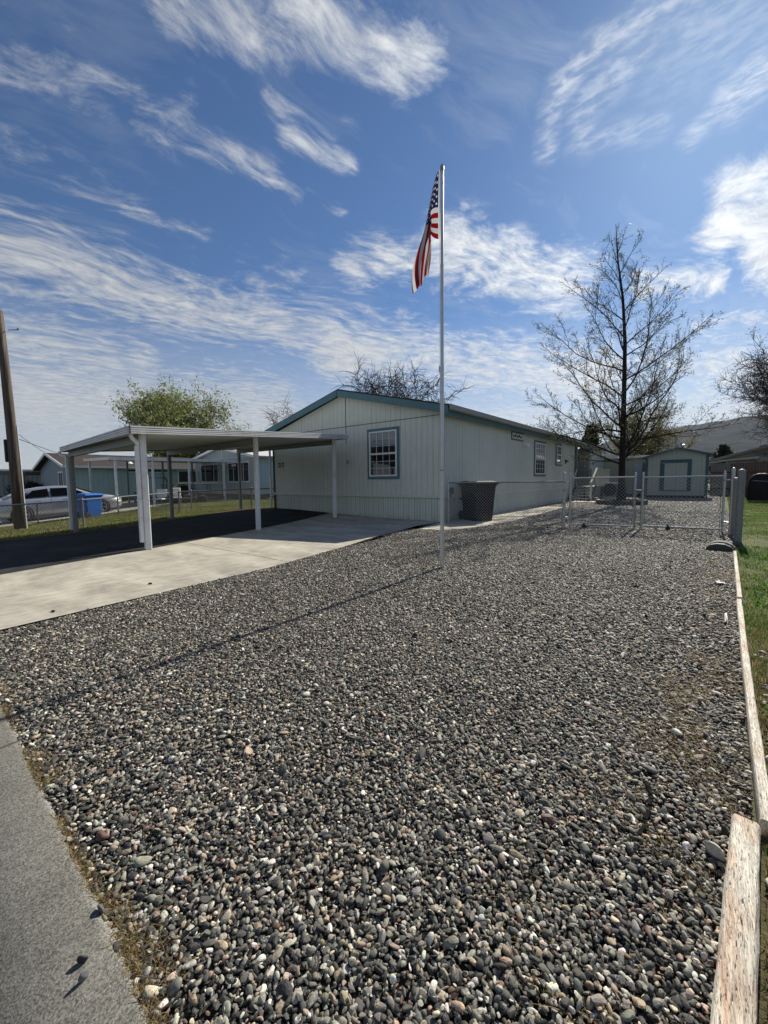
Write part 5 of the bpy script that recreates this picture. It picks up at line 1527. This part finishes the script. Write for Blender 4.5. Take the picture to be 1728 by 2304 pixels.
# ------------------------------------------------------------------ neighbouring homes on the left
N2 = thing('pale_blue_home', 'pale blue-grey gabled home with two wide front windows', 'house', (-26.8, 15, 0))
M_PB = siding('pale_blue_siding', (.44, .53, .56), pitch=.3, gw=.035, dk=.3)
M_PG = siding('pale_grey_siding', (.40, .43, .43), pitch=.3, gw=.035, dk=.3)
mb = MB(); mb.extr([(-30.9, .45), (-22.9, .45), (-22.9, 2.92), (-26.9, 3.64), (-30.9, 2.92)], 'y', 15, 15.12); mb.build('front_wall', M_PG, N2)
MB().box(-23.02, 15.12, .45, -22.9, 34, 2.92).box(-30.9, 15.12, .45, -30.78, 34, 2.92).each('side_wall', M_PB, N2)
mb = MB(); mb.extr([(-31.3, 2.84), (-26.9, 3.66), (-22.5, 2.84), (-22.5, 2.94), (-26.9, 3.77), (-31.3, 2.94)], 'y', 14.7, 34.3)
rf = mb.build('roof', mat('pale_roof', (.50, .50, .49), .8, var=.15, vs=6), N2)
mb = MB(); mb.extr([(-31.3, 2.80), (-26.9, 3.62), (-26.9, 3.79), (-31.3, 2.96)], 'y', 14.66, 14.698).extr([(-26.9, 3.62), (-22.5, 2.80), (-22.5, 2.96), (-26.9, 3.79)], 'y', 14.66, 14.698); mb.build('rake_board', M_WHITE, rf)
MB().box(-30.9, 14.985, 2.9, -22.9, 14.998, 2.95).box(-26.93, 14.97, .45, -26.83, 14.998, 3.6).build('trim_strip', M_SAGET, N2)
MB().box(-30.85, 15.03, -.5, -22.95, 15.1, .44).box(-23.0, 15.1, -.5, -22.95, 33.9, .44).build('skirting', mat('dark_brick', (.085, .06, .05), .9, var=.4, vs=12), N2)
window(N2, 'x', 15.0, -30.0, -27.4, 1.25, 2.6, trim=.0, slider=(.27, .73), frame=.08)
window(N2, 'x', 15.0, -26.15, -23.5, 1.24, 2.62, trim=.0, slider=(.27, .73), frame=.08)
for i, ch in enumerate('211'):
    MX = Matrix.Translation((-30.42 + i * .12, 14.99, 1.95 - i * .30)) @ Matrix.Rotation(R(90), 4, 'X'); text_mesh(ch, .30, M_BLACKM, N2, MX, 'house_number', .01)
MB().box(-27.25, 14.86, 2.28, -27.15, 14.99, 2.42).build('wall_lamp', M_WHITE, N2)
PS = thing('picket_stairs', 'white picket railing and steps at the side of the pale blue home', 'steps', (-22.2, 17.5, 0))
mb = MB()
for i in range(15): mb.box(-22.6 + i * .17, 17.0, .75, -22.53 + i * .17, 17.05, 2.1 + .08 * math.sin(i * 1.9))
mb.build('picket', M_WHITE, PS); MB().bar((-22.7, 16.95, .95), (-20.1, 16.95, 1.25), .05, .16).build('rail', M_BLACKM, PS)
mb = MB()
for i in range(4): mb.box(-22.7, 16.2 - i * .28, .50 - i * .17, -20.1, 16.5 - i * .28, .54 - i * .17)
mb.build('tread', mat('pale_tread', (.5, .48, .4), .8), PS)

N1 = thing('brown_roofed_home', 'pale teal-grey home with a brown shingle roof', 'house', (-38, 12, 0))
M_TG = siding('teal_grey_siding', (.36, .47, .47), pitch=.3, gw=.04, dk=.4)
M_BRN = mat('brown_shingle', (.030, .018, .014), .95, var=.35, vs=4, bump=.8, bs=18, stretch='world')
MB().box(-34.12, 7.9, .2, -34.0, 24, 2.45).each('side_wall', M_TG, N1)
mb = MB(); mb.extr([(-42, .2), (-34, .2), (-34, 2.45), (-38, 3.42), (-42, 2.45)], 'y', 7.8, 7.9); mb.build('gable_wall', mat('blue_grey_wall', (.26, .31, .36), .8, var=.08), N1)
mb = MB(); mb.extr([(-42.5, 2.33), (-38, 3.44), (-33.5, 2.40), (-33.5, 2.50), (-38, 3.56), (-42.5, 2.45)], 'y', 7.4, 24.5); rf = mb.build('roof', M_BRN, N1)
mb = MB(); mb.extr([(-42.5, 2.28), (-38, 3.40), (-38, 3.58), (-42.5, 2.47)], 'y', 7.35, 7.398).extr([(-38, 3.40), (-33.5, 2.34), (-33.5, 2.52), (-38, 3.58)], 'y', 7.35, 7.398).box(-33.5, 7.4, 2.36, -33.46, 24.5, 2.50); mb.build('barge_board', M_WHITE, rf)
window(N1, 'y', -34.0, 15.0, 17.4, 1.22, 2.30, trim=.0, slider=(.5,), frame=.10)
window(N1, 'y', -34.0, 11.3, 14.3, 2.08, 2.36, trim=0, single=True, frame=.07)
window(N1, 'x', 7.8, -36.6, -35.3, .95, 2.15, trim=0, slider=(.5,), frame=.10)
MB().box(-42, 7.76, .72, -34, 7.798, .82).box(-42, 7.7, -.5, -34, 7.79, .2).build('base_trim', M_WHITE, N1)
mb = MB().box(-47, 6.9, 2.10, -42.2, 10, 2.3); mb.build('porch_roof', M_WDB, N1)
MB().box(-46.9, 6.95, -.45, -46.75, 7.1, 2.1).box(-43.4, 6.95, -.45, -43.25, 7.1, 2.1).each('porch_post', mat('tan_post', (.26, .22, .18), .8), N1)
MB().lathe([(.0, .25), (.08, .2), (.26, .0), (.24, -.01), (.0, .1)], (-32.2, 10.9, 2.65), 14).tube([(-32.2, 10.9, 2.9), (-33.5, 10.9, 3.0)], .02, 6).build('yard_lamp', M_WHITE, N1)

N3 = thing('ribbed_metal_building', 'low grey ribbed metal building at the far left behind the pole', 'building', (-58, 9, 0))
m = siding('ribbed_metal', (.24, .26, .28), pitch=.35, gw=.25, dk=.45)
MB().box(-62, 6, -.5, -52, 6.1, 2.4).box(-52.1, 6.1, -.5, -52, 13.4, 2.55).build('wall', m, N3)
MB().box(-62.3, 5.8, 2.55, -51.8, 13.6, 2.72).build('roof', mat('white_metal_roof', (.75, .76, .76), .5), N3)
MB().box(-51.995, 6.2, 2.15, -51.97, 13.3, 2.55).build('header', mat('dull_header', (.15, .16, .17), .7), N3)
N4 = thing('small_gabled_hut', 'small pale gabled hut at the left edge behind the pole', 'hut', (-58, 5, 0))
mb = MB(); mb.extr([(3.4, -.5), (5.9, -.5), (5.9, 2.15), (4.3, 2.85), (3.4, 2.3)], 'x', -58.4, -53); mb.build('wall', mat('hut_wall', (.33, .35, .33), .8, var=.2), N4)
mb = MB(); mb.extr([(3.1, 2.2), (4.3, 2.85), (6.1, 2.1), (6.1, 2.25), (4.3, 3.0), (3.1, 2.35)], 'x', -58.6, -52.8); mb.build('roof', M_WHITE, N4)

NC_ = thing('neighbour_carport', 'white flat neighbouring carport in front of the pale blue home', 'carport', (-27, 11, 0))
V4 = [(-24.0, 7.25), (-23.95, 14.6), (-29.9, 14.9), (-30.0, 7.7)]
Z4 = [2.60, 2.68, 2.80, 2.78]
mb = MB(); P = [(x, y, z) for (x, y), z in zip(V4, Z4)]
mb.add(P + [(x, y, z - .10) for x, y, z in P], [(0, 1, 2, 3), (7, 6, 5, 4), (0, 4, 5, 1), (1, 5, 6, 2), (2, 6, 7, 3), (3, 7, 4, 0)]); mb.build('roof_pan', M_ALUPAN, NC_)
mb = MB()
for a, b_ in ((0, 1), (3, 0)): mb.bar(Vector(P[a]) + Vector((.03 if a == 0 else 0, -.03 if a == 3 else 0, -.06)), Vector(P[b_]) + Vector((.03 if a == 0 else 0, -.03 if a == 3 else 0, -.06)), .03, .15)
mb.build('fascia', M_ALU, NC_)
for y in (7.5, 9.3, 11.3, 13.5): MB().box(-24.12, y - .05, -.3, -24.02, y + .05, 2.52).build('post', M_ALU, NC_)
for y in (7.9, 9.95, 12.15, 14.2): MB().box(-29.8, y - .05, -.3, -29.7, y + .05, 2.70).build('post', M_BEAM if y > 8 else M_ALU, NC_)

# things under the neighbour's carport
M_CUSH = mat('white_cushion', (.62, .62, .62), .7, var=.1)
def patio_chair(x, y, rz, label):
    T = thing('patio_chair', label, 'chair', (x, y, float(gz(x, y))), rz, 'white patio chairs')
    MB().box(-.25, -.25, .40, .25, .25, .47, bev=.02).build('seat', M_CUSH, T, world=False)
    MB().box(-.25, .22, .50, .25, .30, .92, bev=.03).build('backrest', M_CUSH, T, world=False)
    for a in (-1, 1):
        for c_ in (-1, 1): MB().tube([(a * .23, c_ * .23, 0), (a * .23, c_ * .25, .42)], .012, 6).build('leg', M_GALVD, T, world=False)
patio_chair(-21.0, 8.35, R(40), 'white patio chair left of two, behind the tall carport post')
patio_chair(-20.7, 9.0, R(70), 'white patio chair right of two, beside the black utility trailer')
XG = thing('exercise_rack', 'tall black metal frame with a curved crossbar under the far carport', 'rack', (-25, 9.6, 0))
mb = MB().tube([(-25, 8.86, -.1), (-25, 8.86, .75), (-25, 8.95, 1.3), (-25, 8.82, 1.58)], .035, 8).tube([(-25, 10.35, -.1), (-25, 10.35, .8), (-25, 10.42, 1.35), (-25, 10.28, 1.62)], .035, 8)
mb.each('upright', M_BLACKM, XG); MB().tube([(-25, 8.86, 1.52), (-25, 9.6, 1.57), (-25, 10.35, 1.55)], .018, 6).build('crossbar', M_BLACKM, XG)
MB().box(-25.3, 8.7, .15, -24.8, 10.5, .45).lathe([(0, -.05), (.22, -.05), (.24, 0), (.22, .05), (0, .05)], (-25, 8.86, .72), 14).build('base', M_BLACKM, XG)
TL = thing('utility_trailer', 'black pipe-railed utility trailer on the neighbour grass', 'trailer', (-22.5, 10.9, 0))
mb = MB()
for y in (9.5, 10.4, 11.3, 12.2): mb.tube([(-22, y, .35), (-22, y, 1.2)], .022, 6).tube([(-23.4, y, .35), (-23.4, y, 1.2)], .022, 6)
for x in (-22, -23.4): mb.tube([(x, 9.5, 1.2), (x, 12.2, 1.2)], .025, 6).tube([(x, 9.5, .8), (x, 12.2, .8)], .018, 6)
mb.tube([(-22, 12.2, 1.2), (-23.4, 12.2, 1.2)], .025, 6)
mb.build('pipe_rail', M_BLACKM, TL); MB().box(-23.45, 9.4, .3, -21.95, 12.3, .42).build('bed', M_BLACKM, TL)
for x in (-21.88, -23.5):
    MB().lathe([(0, -.08), (.26, -.08), (.30, -.04), (.30, .04), (.26, .08), (0, .08)], sides=18, M=Matrix.Translation((x, 10.9, .28)) @ Matrix.Rotation(R(90), 4, 'Y')).build('wheel', M_RUBBER, TL)
MB().box(-23.5, 10.0, -.05, -21.9, 10.1, .3).build('axle', M_BLACKM, TL)

# ------------------------------------------------------------------ trees
M_BARKD = mat('dark_bark', (.014, .011, .009), .95, var=.4, vs=14, bump=.8, bs=40)
M_BARKG = mat('grey_bark', (.018, .015, .014), .95, var=.35, vs=10, bump=.6, bs=30)
M_BARKR = mat('brown_bark', (.045, .034, .030), .95, var=.3, vs=10)
M_BARKP = mat('pale_twig', (.13, .105, .085), .9, var=.3, vs=10)
M_LEAF = blade_mat('leaf', .5)


class Tree:
    def __init__(s, seed): s.r = random.Random(seed); s.segs = [MB(), MB(), MB()]; s.tips = []

    def limb(s, p, d_, L, r0, r1, n, wob, lift, lvl, sides):
        p = Vector(p); d_ = Vector(d_).normalized(); pts = [p.copy()]; rad = [r0]; dirs = [d_.copy()]
        for i in range(n):
            d_ = (d_ + Vector((s.r.gauss(0, wob), s.r.gauss(0, wob), s.r.gauss(0, wob * .7) + lift))).normalized()
            p = p + d_ * (L / n); pts.append(p.copy()); dirs.append(d_.copy()); rad.append(r0 + (r1 - r0) * ((i + 1) / n) ** .8)
        s.segs[lvl].tube(pts, rad, sides, cap=False)
        return pts, rad, dirs

    def side(s, d_, ang, az=None):
        d_ = Vector(d_).normalized(); a = d_.cross(Vector((0, 0, 1)))
        if a.length < .01: a = Vector((1, 0, 0))
        a.normalize(); b_ = d_.cross(a); t = s.r.uniform(0, 6.283) if az is None else az
        q = a * math.cos(t) + b_ * math.sin(t)
        return (d_ * math.cos(ang) + q * math.sin(ang)).normalized()


def buds(name, tips, m, rng, size, cols, per=2, parent=None, spread=.03):
    T_ = np.repeat(np.array([tuple(t) for t in tips], np.float32), per, 0); n = len(T_)
    T_ += rng.normal(0, spread, T_.shape)
    d1 = rng.normal(0, 1, (n, 3)); d1[:, 2] += .6; d1 /= np.linalg.norm(d1, axis=1)[:, None]
    d2 = np.cross(d1, rng.normal(0, 1, (n, 3))); d2 /= np.linalg.norm(d2, axis=1)[:, None]
    L = size * rng.uniform(.6, 1.4, (n, 1)); W = L * .42
    V = np.stack([T_, T_ + d1 * L * .5 + d2 * W * .5, T_ + d1 * L, T_ + d1 * L * .5 - d2 * W * .5], 1).reshape(-1, 3)
    F = np.arange(n * 4).reshape(-1, 4)
    if parent is not None: V = V - np.array(parent.location, np.float32)
    o = nmesh(name, V, F, m, parent)
    ca = o.data.color_attributes.new('c', 'FLOAT_COLOR', 'POINT')
    c = np.asarray(cols)[rng.integers(0, len(cols), n)] * rng.uniform(.7, 1.3, (n, 1))
    ca.data.foreach_set('color', np.repeat(np.concatenate([c, np.ones((n, 1))], 1), 4, 0).astype(np.float32).ravel())
    return o


# the bare tree with pale buds: a straight leader and rising limbs
BT = thing('bare_tree', 'tall bare tree with a straight dark trunk and pale buds, behind the gate', 'tree', (-3.3, 22.0, 0))
t = Tree(21)
tp = [(-3.3, 22, .1), (-3.3, 22, 1.2), (-3.31, 22, 2.6), (-3.33, 22.0, 5.0), (-3.36, 22.0, 7.5), (-3.50, 21.95, 9.5), (-3.74, 21.9, 11.2), (-3.88, 21.9, 12.9)]
tr_ = [.22, .150, .130, .102, .078, .054, .034, .010]
MB().tube(tp, tr_, 14).build('trunk', M_BARKD, BT, smooth=True)


def lerp_tr(z):
    for i in range(len(tp) - 1):
        if tp[i][2] <= z <= tp[i + 1][2]:
            q = (z - tp[i][2]) / (tp[i + 1][2] - tp[i][2]); return Vector(tp[i]).lerp(Vector(tp[i + 1]), q), tr_[i] + (tr_[i + 1] - tr_[i]) * q
    return Vector(tp[-1]), .01


imgR = Vector((.776, .630, 0)); imgD = Vector((-.63, .776, 0))


def twigs(t, pts, rad, dirs, n, L0, lvl=2, ang=.75, sub=3, start=.15, lift=.05):
    for k in range(n):
        f = start + (1 - start) * (k + t.r.random() * .8) / n; i = min(int(f * (len(pts) - 1)), len(pts) - 2)
        q = f * (len(pts) - 1) - i; p = pts[i].lerp(pts[i + 1], q)
        d_ = t.side(dirs[i], ang * t.r.uniform(.6, 1.2)); d_.z += .12
        L = L0 * t.r.uniform(.5, 1.1) * (1.1 - .55 * f)
        r0 = max(.0065, min(rad[i] * .45, .02))
        p2, r2, d2 = t.limb(p, d_, L, r0, .0032, 4, .17, lift, 2, 3)
        t.tips += p2[2:]
        for j in range(sub):
            a = t.r.randint(1, 3); d3 = t.side(d2[a], .6)
            p3, _, _ = t.limb(p2[a], d3, L * t.r.uniform(.25, .5), .0045, .0028, 2, .2, lift, 2, 3)
            t.tips += p3[1:]


# (height, toward the picture's right (+) or left (-), reach, start slope, lift, out-of-plane)
LIMBS = [(1.9, -1, 4.2, .35, .03, .2), (2.1, 1, 3.3, .75, .10, -.2), (2.5, -1, 3.6, .9, .05, -.5), (2.4, 1, 5.2, 1.3, .06, .1), (2.9, 1, 4.0, .25, .01, -.6),
         (3.1, -1, 4.6, .35, .03, .4), (3.6, -1, 4.4, .8, .08, .0), (3.9, 1, 4.2, .7, .06, .6), (4.3, -1, 3.6, .5, .04, -.7), (4.6, 1, 3.2, .5, .05, -.5),
         (5.0, -1, 4.6, .9, .02, .3), (5.2, 1, 5.4, .6, .10, .1), (5.8, 1, 3.8, .5, .06, -.8), (6.2, -1, 4.4, .45, -.01, .1), (6.7, -1, 3.2, 1.3, .08, .4), (6.9, 1, 3.6, .8, .06, .3),
         (7.4, 1, 3.0, 1.1, .05, -.4), (7.7, -1, 3.6, .9, .03, -.1), (8.1, 1, 3.2, 1.4, .09, .3), (8.5, -1, 2.6, .9, .02, .6), (8.9, 1, 2.2, 1.5, .05, -.5),
         (9.3, -1, 2.1, 1.2, .04, -.3), (9.7, 1, 2.0, 1.3, .05, .3), (10.2, -1, 1.5, 1.4, .06, .2), (10.6, 1, 1.4, 1.8, .06, -.3), (11.0, -1, 1.0, 1.8, .05, -.4), (11.5, 1, .9, 2.0, .03, .2), (2.0, 1, 3.0, .5, .05, 1.5), (1.95, 1, 6.4, 2.1, .0, .1), (2.3, -1, 4.4, .25, .0, -.2), (2.7, 1, 3.9, .12, .0, .3), (3.4, -1, 3.9, .15, .0, -.3), (3.5, 1, 4.6, .35, .03, .5), (3.3, -1, 3.2, .6, .05, -1.6),
         (5.5, 1, 2.6, .8, .05, 1.6), (7.0, -1, 2.2, .9, .04, -1.5), (4.1, 1, 2.8, .6, .04, -1.6)]
for hz, sg, L, sl, li, op in LIMBS:
    p, r_ = lerp_tr(hz)
    d_ = imgR * sg + imgD * op + Vector((0, 0, sl))
    n_ = 10
    pts_, rad_, dir_ = t.limb(p, d_, L * 1.06, r_ * (.62 if L > 7 else .42), .007, n_, .10, li, 0, 6)
    twigs(t, pts_, rad_, dir_, int(L * 4.8), 1.0, ang=.85, sub=3)
    for k in range(max(2, int(L * 1.3))):
        f = .18 + .75 * k / max(1, int(L * 1.3)); i = int(f * n_)
        d2 = t.side(dir_[i], .65); d2.z += .25
        L2 = L * t.r.uniform(.28, .5) * (1.15 - .5 * f)
        a_, b_, c_ = t.limb(pts_[i], d2, L2, rad_[i] * .6, .006, 6, .12, .05, 1, 4)
        twigs(t, a_, b_, c_, int(L2 * 6) + 2, .62, ang=.85, sub=3)
for k in range(26):
    p, r_ = lerp_tr(8.5 + k * .165); d_ = t.side((0, 0, 1), .5); a_, b_, c_ = t.limb(p, d_, .8 - k * .018, .010, .004, 4, .12, .08, 1, 3); t.tips += a_[1:]
t.segs[0].build('limb', M_BARKD, BT, smooth=True)
t.segs[1].build('branch', M_BARKD, BT); t.segs[2].build('twig', M_BARKG, BT)
buds('bud', t.tips, M_LEAF, np.random.default_rng(2), .07, [(.13, .12, .06), (.18, .16, .07), (.07, .06, .04), (.14, .15, .06)], 1, BT, .02)


def bushy(name, label, base, H_, crown, seed, leaf=None, nb=9, leafn=3, lsize=.14, bark=M_BARKG, wob=.14, dens=1.0, group=None, trunkh=.3, droop=0.0, tw=.9, tr=.22, flat=1.0, thick=1.0):
    T = thing(name, label, 'tree', base, 0, group); t = Tree(seed)
    bx_, by_, bz_ = base; rx, rz_ = crown
    zt = bz_ + H_ * trunkh
    MB().tube([(bx_, by_, bz_ - .2), (bx_ + .05, by_, bz_ + (zt - bz_) * .5), (bx_, by_ + .05, zt)], [tr, tr * .8, tr * .75], 9).build('trunk', bark, T, smooth=True)
    cz = bz_ + H_ - rz_
    for k in range(nb):
        a = 2 * math.pi * (k + t.r.random() * .6) / nb; el = t.r.uniform(.1, 1.35)
        tgt = Vector((bx_ + rx * math.cos(a) * math.cos(el) * .82, by_ + rx * math.sin(a) * math.cos(el) * .82, cz + rz_ * math.sin(el) * .85 * flat))
        p = Vector((bx_, by_, zt - t.r.uniform(0, .15) * H_)); v_ = tgt - p; L = v_.length
        up_ = Vector((v_.x, v_.y, v_.z + L * .35))
        pts_, rad_, dir_ = t.limb(p, up_, L, tr * .55, .02, 8, wob * .7, -.03 if el < .8 else .0, 0, 5)
        for i in range(2, 9):
            for _ in range(int(2 * dens + .5)):
                d2 = t.side(dir_[i], .8); d2.z += .15 - droop * .3
                a_, b_, c_ = t.limb(pts_[i], d2, L * t.r.uniform(.22, .42), rad_[i] * .55, .011 * thick, 5, wob, .03 - droop * .08, 1, 4)
                for j in range(1, 6):
                    for _ in range(int(3 * dens + .5)):
                        d3 = t.side(c_[j], .8); p3, _, _ = t.limb(a_[j], d3, tw * t.r.uniform(.5, 1.1), .010 * thick, .005 * thick, 3, wob * 1.6, .02 - droop * .1, 2, 3)
                        t.tips += p3[1:]
    t.segs[0].build('limb', bark, T, smooth=True); t.segs[1].build('branch', bark, T); t.segs[2].build('twig', bark, T)
    if leaf: buds('leaves', t.tips, M_LEAF, np.random.default_rng(seed), lsize, leaf, leafn, T, lsize * 1.2)
    return T


GRN = [(.20, .26, .07), (.28, .33, .09), (.14, .18, .06), (.27, .27, .10), (.16, .15, .08)]
bushy('leafy_tree', 'spreading green leafy tree rising behind the carport roof', (-45.2, 20.0, 0), 9.1, (8.8, 4.0), 5, GRN, 17, 3, .26, M_BARKD, dens=1.0, trunkh=.28, tw=1.1, tr=.34)
bushy('bare_spreading_tree', 'wide bare tree with tangled branches behind the house roof', (-29.0, 36.0, 0), 12.6, (7.4, 5.0), 9, None, 17, 3, .1, M_BARKD, wob=.24, dens=1.0, trunkh=.30, droop=.5, tw=1.7, tr=.34, thick=2.6)
bushy('bare_spreading_tree', 'smaller pale bare tree showing left of the house ridge', (-38.5, 33.0, 0), 10.0, (6.4, 4.0), 10, None, 8, 3, .1, M_BARKP, wob=.24, dens=.8, trunkh=.3, droop=.4, tw=1.5, tr=.2, thick=2.4)
bushy('twiggy_tree', 'dense dark twiggy tree filling the right edge above the wooden fence', (6.4, 40.5, 0), 10.2, (6.9, 5.2), 12, [(.05, .045, .05), (.09, .07, .06)], 17, 1, .10, M_BARKR, wob=.2, dens=2.1, thick=1.35, trunkh=.2, droop=.2, tw=1.1, tr=.3, flat=.9)
bushy('budding_tree', 'yellow-green budding tree between the bare trunk and the hill', (-5.2, 44.0, 0), 6.9, (3.6, 3.0), 14, [(.15, .16, .035), (.22, .20, .05), (.10, .10, .04)], 13, 2, .13, M_BARKD, dens=1.0, trunkh=.2, tw=.7, tr=.16)


def conifer(name, label, x, y, h, r_, seed, group):
    T = thing(name, label, 'tree', (x, y, 0), 0, group); rng = np.random.default_rng(seed)
    MB().tube([(x, y, 0), (x, y, h * .9)], [.16, .04], 7).build('trunk', M_BARKD, T)
    n = 5200; f = rng.uniform(0, 1, n) ** .8; a = rng.uniform(0, 6.283, n); lay = .75 + .35 * np.sin(f * 34 + a * 2)
    rr_ = r_ * (1 - f) ** .75 * rng.uniform(.55, 1.0, n) * lay
    tips = np.stack([x + rr_ * np.cos(a), y + rr_ * np.sin(a), h * (.06 + .94 * f)], 1)
    buds('foliage', tips, M_LEAF, rng, .34, [(.012, .022, .012), (.02, .035, .015), (.035, .045, .02)], 1, T, .12)


conifer('conifer', 'dark evergreen left of the bare trunk, behind the porch roof', -9.6, 45.0, 6.4, 2.4, 3, 'dark evergreens in the distance')
conifer('conifer', 'dark evergreen just right of the turbine vent', 1.0, 62.0, 4.7, 2.6, 4, 'dark evergreens in the distance')
conifer('conifer', 'second dark evergreen right of the turbine vent', 4.6, 64.0, 4.5, 2.8, 5, 'dark evergreens in the distance')
for i, (x, y, h_, r_) in enumerate(((-60, 24, 5.2, 3.2), (-58, 27.5, 5.6, 3.4), (-55, 30.5, 5.3, 3.2), (-50, 33, 5.4, 3.0), (-45, 34.5, 5.2, 3.0))):
    conifer('evergreen', ['leftmost dark evergreen under the carport roof line', 'second dark evergreen from the left under the carport roof', 'third dark evergreen from the left under the carport roof', 'fourth dark evergreen from the left under the carport roof', 'rightmost dark evergreen under the carport roof line'][i], x, y, h_, r_, 20 + i, 'evergreens beyond the brown roof')


def shrub(name, label, x, y, z, rx, rz_, seed, cols, n=2600, size=.16):
    T = thing(name, label, 'shrub', (x, y, z)); rng = np.random.default_rng(seed)
    d_ = rng.normal(0, 1, (n, 3)); d_ /= np.linalg.norm(d_, axis=1)[:, None]; rad = rng.uniform(.35, 1, n) ** .6
    lum = 1 + .22 * np.sin(d_[:, 0] * 5 + seed) * np.sin(d_[:, 1] * 4 + d_[:, 2] * 3)
    tips = np.stack([x + d_[:, 0] * rx * rad * lum, y + d_[:, 1] * rx * rad * lum, z + rz_ * .9 + d_[:, 2] * rz_ * rad * lum], 1)
    buds('foliage', tips, M_LEAF, rng, size, cols, 1, T, .04)
    MB().tube([(x, y, z - .1), (x, y, z + rz_)], .05, 6).build('stem', M_BARKD, T)


shrub('shrub', 'dark bushy shrub in front of the ribbed metal building', -44.5, 7.3, -.4, 1.3, 1.05, 1, [(.015, .02, .012), (.03, .035, .02), (.05, .05, .03)])
shrub('shrub', 'dark shrub under the porch roof of the brown-roofed home', -41.6, 7.2, -.4, 1.0, .95, 2, [(.015, .018, .012), (.03, .03, .02)])
shrub('shrub', 'low scruffy reddish shrub at the left edge beyond the car', -47, 4.0, -.4, 1.6, .9, 3, [(.09, .06, .05), (.05, .05, .03), (.12, .11, .09)], 2600, .18)
shrub('shrub', 'grey-green shrub behind the utility trailer', -31.5, 14.2, 0, .7, .6, 4, [(.06, .08, .03), (.09, .10, .05)])

# ------------------------------------------------------------------ hills
azs = np.radians(np.linspace(-62, 26, 160)); azd = np.degrees(azs)
el = np.interp(azd, [-62, -40, -20, -8, -3.3, .3, 3.5, 5.5, 8, 10, 12.5, 14.5, 17, 26], [2.0, 3.5, 5.8, 6.6, 6.45, 6.25, 5.85, 5.5, 5.05, 4.75, 4.1, 3.2, 1.6, .8])
rows = [(500, 0), (800, .12), (1100, .36), (1400, .66), (1700, .9), (1950, 1.0), (2300, .85)]
V = []
for Rr, q in rows:
    for k_, (a, e_) in enumerate(zip(azs, el)):
        Ht = math.tan(math.radians(max(.3, e_ - .35))) * 1950
        z = q * Ht + (6 * math.sin(a * 60 + Rr * .01) + 4 * math.sin(a * 143 + Rr * .023)) * (q * (1 - q) * 3.2) + (1.6 * math.sin(a * 95) if q == 1 else 0)
        V.append((-math.sin(a) * Rr, math.cos(a) * Rr, z - 1.0))
n = len(azs); F = [(r * n + i, r * n + i + 1, (r + 1) * n + i + 1, (r + 1) * n + i) for r in range(len(rows) - 1) for i in range(n - 1)]
m = bpy.data.materials.new('hill_slope'); m.use_nodes = True
g = NG(m.node_tree); b = m.node_tree.nodes['Principled BSDF']
pos = g.n.new('ShaderNodeNewGeometry').outputs['Position']
f_ = g.noise(g.v('MULTIPLY', pos, (1, 1, 3)), .006, 8, .62, .5); f2 = g.noise(pos, .05, 4, .6)
col = g.ramp(g.m('ADD', g.m('MULTIPLY', f_, .75), g.m('MULTIPLY', f2, .25)), [(.32, (.022, .030, .036)), (.5, (.042, .050, .056)), (.6, (.066, .068, .070)), (.72, (.085, .078, .075))])
g.put(b.inputs['Base Color'], col); b.inputs['Roughness'].default_value = 1; b.inputs['Specular IOR Level'].default_value = 0
bn = g.n.new('ShaderNodeBump'); bn.inputs['Strength'].default_value = 1; bn.inputs['Distance'].default_value = 20
g.put(bn.inputs['Height'], f_); g.l.new(bn.outputs[0], b.inputs['Normal'])
hl = nmesh('hills', np.array(V), np.array(F), m, smooth=True); tag(hl, kind='structure')

# ------------------------------------------------------------------ air
hz = MB().box(-2600, -450, -1.6, 2600, 2600, 245).build('haze', None); tag(hz, kind='stuff')
m = bpy.data.materials.new('haze'); m.use_nodes = True; nt = m.node_tree; nt.nodes.clear()
pv_ = nt.nodes.new('ShaderNodeVolumePrincipled'); pv_.inputs['Density'].default_value = 0.00008; pv_.inputs['Color'].default_value = (.80, .87, 1, 1); pv_.inputs['Anisotropy'].default_value = 0.2
mo = nt.nodes.new('ShaderNodeOutputMaterial'); nt.links.new(pv_.outputs[0], mo.inputs['Volume'])
hz.data.materials.append(m)
